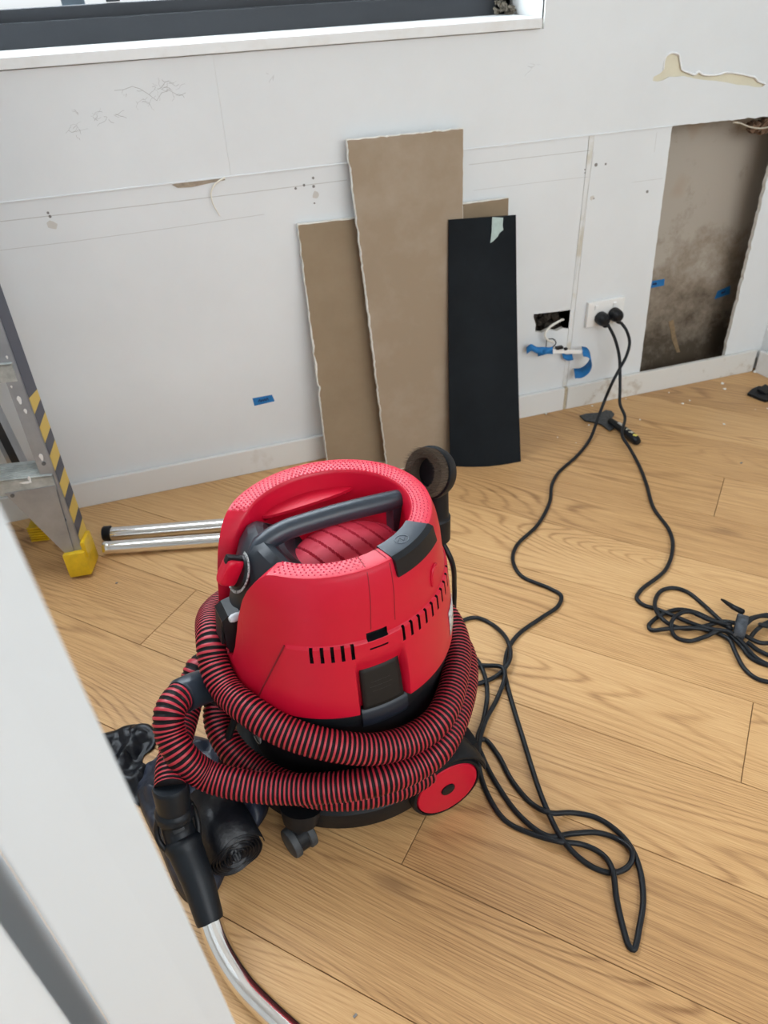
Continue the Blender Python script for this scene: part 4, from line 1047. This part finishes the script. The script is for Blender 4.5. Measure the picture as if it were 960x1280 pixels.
tube('clip_strap', [toL(fl(296, 896, .205)), toL(fl(290, 908, .190)), toL(fl(284, 926, .165)), toL(fl(278, 944, .135)), toL(fl(277, 952, .12))], .0058, BLKM, tank)
# ---- hose: ribbed, from the cuff at the inlet round the body three times to the wand
def axis_pt(px, py, d):
    r_ = ray(px, py); hn = math.hypot(r_.x, r_.y); t_ = (VC.x * r_.x + VC.y * r_.y) / (hn * hn) + d / hn; return toL(CAM + r_ * t_)
def cylp(px, py, Rd):
    d = ray(px, py); a = d.x ** 2 + d.y ** 2; b = -2 * (d.x * VC.x + d.y * VC.y); c = VC.x ** 2 + VC.y ** 2 - Rd * Rd; t_ = (-b - math.sqrt(max(0, b * b - 4 * a * c))) / (2 * a); return toL(CAM + d * t_)
def pol(thd, Rd, z): return Vector((Rd * math.cos(R(thd)), Rd * math.sin(R(thd)), z))
HR = .0225
C2, C1, C3 = .2140, .1975, .1885
hose_ctrl = [axis_pt(232, 866, -.01), axis_pt(219, 877, -.02), axis_pt(211, 893, -.03), axis_pt(213, 917, -.045), axis_pt(226, 943, -.07), toL(fl(256, 968, .192)), toL(fl(300, 981, .180)), toL(fl(350, 986, .176)), cylp(410, 985, C2), cylp(470, 976, C2), cylp(520, 957, C2 - .004), cylp(556, 925, C2 - .006),
             pol(-18, .203, .175), pol(10, .196, .185), pol(45, .196, .200), pol(80, .198, .225), pol(115, .200, .262), pol(145, .201, .300),
             toL(fl(264, 802, .327)), toL(fl(268, 832, .309)), cylp(284, 863, C1), cylp(315, 890, C1), cylp(355, 914, C1), cylp(410, 931, C1), cylp(470, 936, C1), cylp(520, 921, C1), cylp(552, 893, C1),
             pol(-20, .189, .222), pol(5, .187, .235), pol(40, .192, .240), pol(80, .195, .25), pol(115, .197, .215), pol(140, .197, .195), pol(160, .196, .190),
             toL(fl(272, 900, .168)), toL(fl(290, 937, .148)), toL(fl(325, 966, .130)), cylp(380, 989, C3), cylp(440, 994, C3), cylp(500, 981, C3), cylp(540, 955, C3 - .001), pol(-28, .187, .125), pol(0, .187, .135), pol(40, .192, .140), pol(80, .194, .145), pol(120, .196, .150), pol(150, .208, .165),
             axis_pt(250, 835, .06), axis_pt(240, 860, .045), axis_pt(232, 890, .02), axis_pt(221, 930, -.02), axis_pt(214, 960, -.055), axis_pt(213, 984, -.08)]

path = resample(catmull(hose_ctrl, .004), .0069 / 5)
def hr(i, n_): return HR if i % 5 in (0, 1, 2) else HR - .0018
hose = link('suction_hose', sweep([path], hr, 18, lambda i: 0 if i % 5 in (0, 1) else 1), [HOSER, HOSEB], vac, 180)
for f in list(hose.data.polygons)[-2:]: f.material_index = 1
# cuff at inlet end
d0 = (path[0] - path[6]).normalized(); p0 = path[0]; ce = axis_pt(262, 856, .0)
me = sweep([[p0 - d0 * .012, p0 - d0 * .010, p0.lerp(ce, .35), ce, ce + (ce - p0).normalized() * .02]], lambda i, n_: [.0235, .0262, .0262, .0262, .022][i], 32); link('hose_cuff', me, DGREY, hose, 40)
# elbow between cuff and inlet
ib = Vector((-.200, .012, .238))
link('inlet_elbow', sweep([catmull([ce, ce + (ce - p0).normalized() * .015, ib, (-.165, .012, .235)], .004)], .022, 24), BLK, hose, 180)
# ---- wand
pe = path[-1]
def wpt(px, py, z): return toL(fl(px, py, z))
g1_ = wpt(222, 1035, .130); g2_ = wpt(247, 1100, .085); g3_ = wpt(263, 1152, .050)
pe_dir = (g1_ - pe).normalized()
wand = link('wand', sweep([catmull([g2_.lerp(g3_, .8), wpt(270, 1172, .043), wpt(284, 1200, .032), wpt(306, 1232, .022), wpt(335, 1262, .018), wpt(372, 1296, .017), wpt(420, 1340, .017)], .004)], .0160, 32), CHROME, vac, 180)
gp = catmull([pe - pe_dir * .004, pe + pe_dir * .02, g1_, g2_, g3_], .004)
def gr(i, n_):
    t_ = i / (n_ - 1)
    r_ = interp(t_, [0, .02, .20, .22, .28, .30, .44, .46, .50, .52, .98, 1], [.024, .0255, .0235, .0275, .0275, .0225, .0225, .0270, .0270, .0250, .0195, .0185]); return r_
grip = link('wand_grip', sweep([gp], gr, 32), mat('grip_black', (.006, .009, .013), .42, spec=.3), wand, 40)
# bypass slider hoop on the grip
dirg = (g2_ - g1_).normalized(); sd_ = dirg.cross(Vector((0, 0, 1))).normalized(); upg = sd_.cross(dirg)
for s_ in (-1, 1):
    n5 = len(gp); 
    pl = [gp[int(n5 * .24)] + sd_ * s_ * .024 + upg * .004, gp[int(n5 * .31)] + sd_ * s_ * .0285 + upg * .002, gp[int(n5 * .40)] + sd_ * s_ * .0285 + upg * .002, gp[int(n5 * .48)] + sd_ * s_ * .024 + upg * .002]
    link('air_slide_hoop', sweep([catmull(pl, .003)], .0042, 10), BLK, grip, 180)
link('air_slide_tab', B().box(gp[int(len(gp) * .37)] + upg * .0225, (.016, .012, .004), Matrix((sd_, dirg, upg)).transposed(), bevel=.001).mesh(), BLK, grip, 40)
# ---- power cord of the vacuum (several hanging and lying runs of the same cord)
cr_ = .0044
def fz(px, py, z=.0045): return toL(fl(px, py, z))
c1 = wl(776, 402, YW - .040); c2 = wl(760, 405, YW - .046)
plugR = wl(767, 392.5, YW - .012) ; plugL = wl(750.5, 397, YW - .012)
def wv(px, py, off): return toL(wl(px, py, YW - off))
runA = [wv(776, 403, .043), wv(783, 413, .055), wv(787, 428, .066), wv(783, 445, .085), wv(775, 460, .105), wv(766, 477, .13)]
runA += [toL(fl(756, 500, .075)), fz(747, 524, .035), fz(738, 548, .008), fz(721, 570), fz(698, 591), fz(690, 606), fz(687, 628), fz(672, 656), fz(646, 682), fz(641, 700), fz(652, 720), fz(686, 735), fz(701, 744), fz(698, 757), fz(677, 772), fz(648, 793), fz(635, 812), fz(631, 838), fz(634, 856), fz(653, 921, .006), fz(682, 1008, .012), fz(708, 1056, .012), fz(741, 1084), fz(767, 1091), fz(787, 1081), fz(790, 1064, .012), fz(774, 1050), fz(748, 1041), fz(716, 1042), fz(685, 1045, .012), fz(650, 1020), fz(622, 982), fz(605, 950), fz(597, 925), fz(604, 902), fz(609, 868), fz(606, 845), fz(597, 826), fz(583, 813), fz(565, 806)]
runB = [fz(560, 870), fz(585, 858), fz(606, 852), fz(622, 844), fz(632, 834, .013), fz(638, 820, .013), fz(634, 800, .013), fz(616, 781), fz(594, 772), fz(574, 778), fz(560, 790)]
runC = [fz(566, 826), fz(585, 831), fz(606, 832, .006), fz(627, 834, .015), fz(631, 845, .015), fz(622, 872), fz(607, 901, .013), fz(599, 930, .013), fz(599, 960), fz(611, 996), fz(632, 1026), fz(661, 1041), fz(699, 1052, .013), fz(729, 1056), fz(753, 1068), fz(765, 1086, .013), fz(771, 1125), fz(779, 1160), fz(787, 1184), fz(792, 1187), fz(799, 1160), fz(804, 1124), fz(799, 1084), fz(786, 1055), fz(768, 1036), fz(745, 1022), fz(716, 1016), fz(687, 1016, .015), fz(664, 1004), fz(640, 976), fz(622, 943), fz(605, 924, .006), fz(594, 930, .01), fz(575, 935)]
runD = [Vector((.196, .026, .375)), toL(fl(564, 700, .34)), toL(fl(568, 735, .25)), toL(fl(568, 768, .17)), toL(fl(575, 800, .08)), fz(587, 829, .006)]
cord = link('power_cord', sweep([catmull(r_, .006) for r_ in (runA, runB, runC, runD)], cr_, 10), CORD, vac, 180)
def plug(name, c_, tail, parent, tf):
    c_ = Vector(c_); me = revolve([(0, .034), (.009, .034), (.0155, .028), (.0185, .018), (.019, .004), (.0185, 0), (0, 0)], 32); orient(me, c_, (0, -1, 0)); 
    p2 = Vector(tail); bb_ = sweep([catmull([c_ + Vector((0, -.018, -.004)), c_ + Vector((.002, -.026, -.014)), p2], .004)], lambda i, n_: .010 - .005 * i / n_, 12)
    me.transform(tf); bb_.transform(tf)
    o_ = link(name, me, BLK, parent, 40); link('strain_relief', bb_, BLK, o_, 180) if parent.parent is None else None
    if parent.parent is not None:
        bm_ = bmesh.new(); bm_.from_mesh(me); bm_.from_mesh(bb_); bm_.to_mesh(me); bm_.free()
    return o_
plug('plug', wl(767, 392, YW - .0125), wl(776, 403, YW - .043), cord, VI)
# ================================================================== EXTENSION CORD (right coil)
ec = thing('extension_cord', 'black power cord bundled with a worn strap at the right edge', 'cord', fl(900, 790))
EI = Matrix.Translation(-ec.location)
def ef(px, py, z=.0045): return fl(px, py, z) + EI.translation
def ew(px, py, off): return wl(px, py, YW - off) + EI.translation
e_main = [ew(760, 406, .045), ew(768, 422, .058), ew(774, 445, .075), ew(775, 468, .095), ew(775, 488, .115), ef(775, 505, .06), ef(781, 520, .035), ef(778, 545, .030), ef(787, 560, .018), ef(798, 580), ef(808, 605), ef(817, 635), ef(836, 662), ef(841, 682), ef(832, 712), ef(801, 738), ef(796, 748), ef(804, 756), ef(820, 761), ef(845, 771, .010), ef(870, 781), ef(893, 787, .012), ef(912, 790, .018), ef(925, 800, .016), ef(945, 822, .006), ef(966, 832), ef(1000, 825), ef(1012, 800), ef(990, 778, .012), ef(955, 770, .014), ef(930, 775, .02)]
def cp3(x, y, z=.0045): return ef(780 + x / 5.333, 700 + y / 5.333, z)
l1 = [cp3(700, 450, .016), cp3(640, 400, .012), cp3(520, 290), cp3(420, 212), cp3(330, 186), cp3(250, 205), cp3(208, 270), cp3(222, 350, .013), cp3(290, 420, .013), cp3(400, 458), cp3(540, 440), cp3(660, 410, .014), cp3(740, 420, .02)]
l2 = [cp3(720, 460, .02), cp3(600, 405), cp3(480, 350), cp3(370, 330), cp3(250, 365, .006), cp3(165, 440), cp3(180, 466), cp3(300, 458, .012), cp3(450, 452, .012), cp3(600, 480), cp3(700, 530, .01), cp3(740, 610, .008), cp3(800, 720), cp3(880, 788), cp3(1000, 815), cp3(1150, 760), cp3(1180, 600), cp3(1050, 470, .01), cp3(900, 430, .018)]
l3 = [cp3(720, 440, .02), cp3(560, 396, .014), cp3(430, 344, .013), cp3(350, 372, .013), cp3(313, 440, .016), cp3(340, 510), cp3(430, 540), cp3(540, 512), cp3(660, 470, .014), cp3(770, 560, .01), cp3(850, 655), cp3(1000, 708), cp3(1120, 640), cp3(1060, 560), cp3(900, 610 - 60, .014), cp3(800, 500, .02)]
l4 = [cp3(800, 440, .022), cp3(870, 385, .02), cp3(1000, 368, .012), cp3(1120, 420), cp3(1100, 540), cp3(1000, 640, .006), cp3(900, 605, .008), cp3(820, 545, .014)]
l5 = [cp3(840, 520, .012), cp3(880, 470, .012), cp3(960, 415, .014), cp3(1080, 395, .012)]
link('cord_loops', sweep([catmull(r_, .006) for r_ in (e_main, l1, l2, l3, l4, l5)], cr_, 10), CORD, ec, 180)
plug('plug', wl(750.5, 397, YW - .0125), wl(760, 406, YW - .045), ec, EI)
# worn hook-and-loop strap
sc_ = (cp3(775, 450, .02)); 
axs = (cp3(860, 480) - cp3(640, 420)).normalized(); axs.z = 0; axs.normalize(); sdv = Vector((-axs.y, axs.x, 0))
ringp = [sc_ + sdv * math.cos(a) * .030 + Vector((0, 0, 1)) * (math.sin(a) * .019 + .003) for a in [i * math.pi / 10 for i in range(21)]]
V = []; Fc = []
for i, p in enumerate(ringp): V += [p + axs * .010, p - axs * .010]
for i in range(len(ringp) - 1): Fc.append((2 * i, 2 * i + 1, 2 * i + 3, 2 * i + 2))
so_ = link('strap', tidy(mesh_from(V, Fc)), mat('worn_strap', (.075, .085, .10), .7, color2=(.018, .022, .03), noise_scale=70), ec, 180); so = so_.modifiers.new('s', 'SOLIDIFY'); so.thickness = .0022
link('strap_tail', sweep([[cp3(648, 262, .012), cp3(670, 275, .013), cp3(730, 315, .02), cp3(790, 345, .03)]], lambda i, n_: [.002, .0036, .0055, .006][i], 8), BLKM, ec, 180)
# ================================================================== DUSTING BRUSH in its holder beside the vacuum
bpz = vac.matrix_world @ Vector((.193, .030, 0))
brs = thing('dusting_brush', 'round black dusting brush with brown bristles standing behind the vacuum rim', 'brush', (bpz.x, bpz.y, .37))
nk = [(0, 0), (.0235, 0), (.0235, .042), (.0215, .044), (.0205, .05), (.0195, .098), (.019, .115)]
me = revolve(nk, 40); link('neck', me, BLKM, brs, 40)
bd = Vector((-.84, -.40, .42)).normalized(); bc = Vector((-.006, -.002, .128))
me = revolve([(0, -.022), (.020, -.022), (.036, -.013), (.0405, 0), (.0405, .007), (.0375, .008), (.036, .004), (0, .004)], 48); orient(me, bc, bd); link('head_ring', me, BLKM, brs, 40)
bb = bmesh.new(); rr2 = random.Random(3)
q = bd.to_track_quat('Z', 'Y').to_matrix()
for i in range(2200):
    a = rr2.uniform(0, 2 * math.pi); r_ = rr2.uniform(.0235, .0365); L = rr2.uniform(.025, .033); sp_ = 1 + .10 * rr2.random(); jx, jy = rr2.gauss(0, .0012), rr2.gauss(0, .0012)
    p = Vector((r_ * math.cos(a), r_ * math.sin(a), .003)); t2 = Vector((p.x * sp_ + jx, p.y * sp_ + jy, L)); w_ = .00055; tg = Vector((-math.sin(a), math.cos(a), 0)) * w_; rd = Vector((math.cos(a), math.sin(a), 0)) * w_
    vs3 = [bb.verts.new(bc + q @ x) for x in (p + tg, p - tg * .5 + rd, p - tg * .5 - rd, t2)]
    for f in ((0, 1, 3), (1, 2, 3), (2, 0, 3)): bb.faces.new([vs3[k] for k in f])
me = bpy.data.meshes.new('m'); bb.to_mesh(me); bb.free(); link('bristles', me, BRISTLE, brs, stuff=True)
me = revolve([(.0225, .003), (.0230, .023), (.0355, .023), (.0365, .003)], 48); orient(me, bc, bd); link('bristle_mass', me, mat('bristle_dark', (.075, .05, .032), .9, noise_amt=.5, noise_scale=500), brs, 40)
# holder on the vacuum carrying it
hm = B(); hm.box((.182, .030, .376), (.030, .040, .012), bevel=.003); link('tool_holder', hm.mesh(), BLK, vac, 40)
# ================================================================== BIN BAGS left of the vacuum
def crumple(name, outline_px, hfun, m_, parent_loc, amp, seed, parent, n_=46, zbase=.002):
    pts = [fl(*p, zbase) - parent_loc for p in outline_px]
    xs = [p.x for p in pts]; ys = [p.y for p in pts]; x0, x1, y0, y1 = min(xs), max(xs), min(ys), max(ys)
    cx = sum(xs) / len(xs); cy = sum(ys) / len(ys)
    ring_ = catmull(pts + [pts[0]], .004)[:-1]; nr = 34; V_ = [(cx, cy, zbase + hfun(cx, cy))]; F_ = []; m__ = len(ring_)
    for k in range(1, nr + 1):
        s_ = k / nr
        for p in ring_:
            x = cx + (p.x - cx) * s_; y = cy + (p.y - cy) * s_; e_ = min(1, (1 - s_) / .30) ** .5
            fold = (1 - abs(noise.noise(Vector((x * 20 + seed, y * 13, seed)))) * 2.2) + abs(noise.noise(Vector((x * 50, y * 36 + seed, seed * 2)))) * .7
            V_.append((x, y, zbase + e_ * max(0, hfun(x, y) + amp * (fold - .4))))
    for i in range(m__): F_.append((0, 1 + i, 1 + (i + 1) % m__))
    for k in range(nr - 1):
        for i in range(m__): a = 1 + k * m__; F_.append((a + i, a + m__ + i, a + m__ + (i + 1) % m__, a + (i + 1) % m__))
    o_ = link(name, mesh_from(V_, F_), m_, parent, 60); so = o_.modifiers.new('s', 'SOLIDIFY'); so.thickness = .0014; so.offset = -1
    return o_
bl0 = fl(250, 1040); bl0.z = 0
bag = thing('bin_bag_roll', 'dark navy roll of bin bags lying partly unrolled left of the vacuum', 'bin bags', bl0)
crumple('loose_film', [(196, 950), (215, 925), (240, 922), (300, 945), (330, 975), (335, 1010), (318, 1040), (290, 1075), (262, 1125), (236, 1128), (200, 1060), (172, 990), (178, 962)], lambda x, y: .022, BAG, bl0, .020, 3, bag)
# the roll: spiral end visible
ra_ = fl(297, 1070, .046) - bl0; rb_ = fl(262, 1000, .046) - bl0; 
axr = (rb_ - ra_); axr.z = 0; axr.normalize(); sr = Vector((-axr.y, axr.x, 0)); 
spir = []; 
V = []; Fc = []; nn = 420
for i in range(nn):
    t_ = i / (nn - 1); a = t_ * 2 * math.pi * 8.5; r_ = .006 + .040 * t_ + .0015 * noise.noise(Vector((math.cos(a) * 2, math.sin(a) * 2, t_ * 6)))
    wob_ = .004 * noise.noise(Vector((math.cos(a) * 1.4, math.sin(a) * 1.4, t_ * 9)))
    p = ra_ + sr * math.cos(a) * r_ * .95 + Vector((0, 0, 1)) * (math.sin(a) * r_ * .95); p.z = max(.0015, p.z)
    V += [p + axr * wob_, p + axr * .115]
    if i: Fc.append((2 * i - 2, 2 * i - 1, 2 * i + 1, 2 * i))
ro_ = link('rolled_film', mesh_from(V, Fc), BAGB, bag, 60); so = ro_.modifiers.new('s', 'SOLIDIFY'); so.thickness = .0011
bl1 = fl(165, 935); bl1.z = 0
bag2 = thing('crumpled_bin_bag', 'crumpled black plastic film on the floor beside the white door edge', 'bin bag', bl1)
crumple('film', [(95, 925), (140, 916), (165, 908), (188, 908), (196, 922), (192, 935), (180, 945), (178, 956), (188, 966), (186, 985), (190, 1010), (160, 1000), (120, 960)], lambda x, y: .008, BAGB, bl1, .013, 5, bag2)
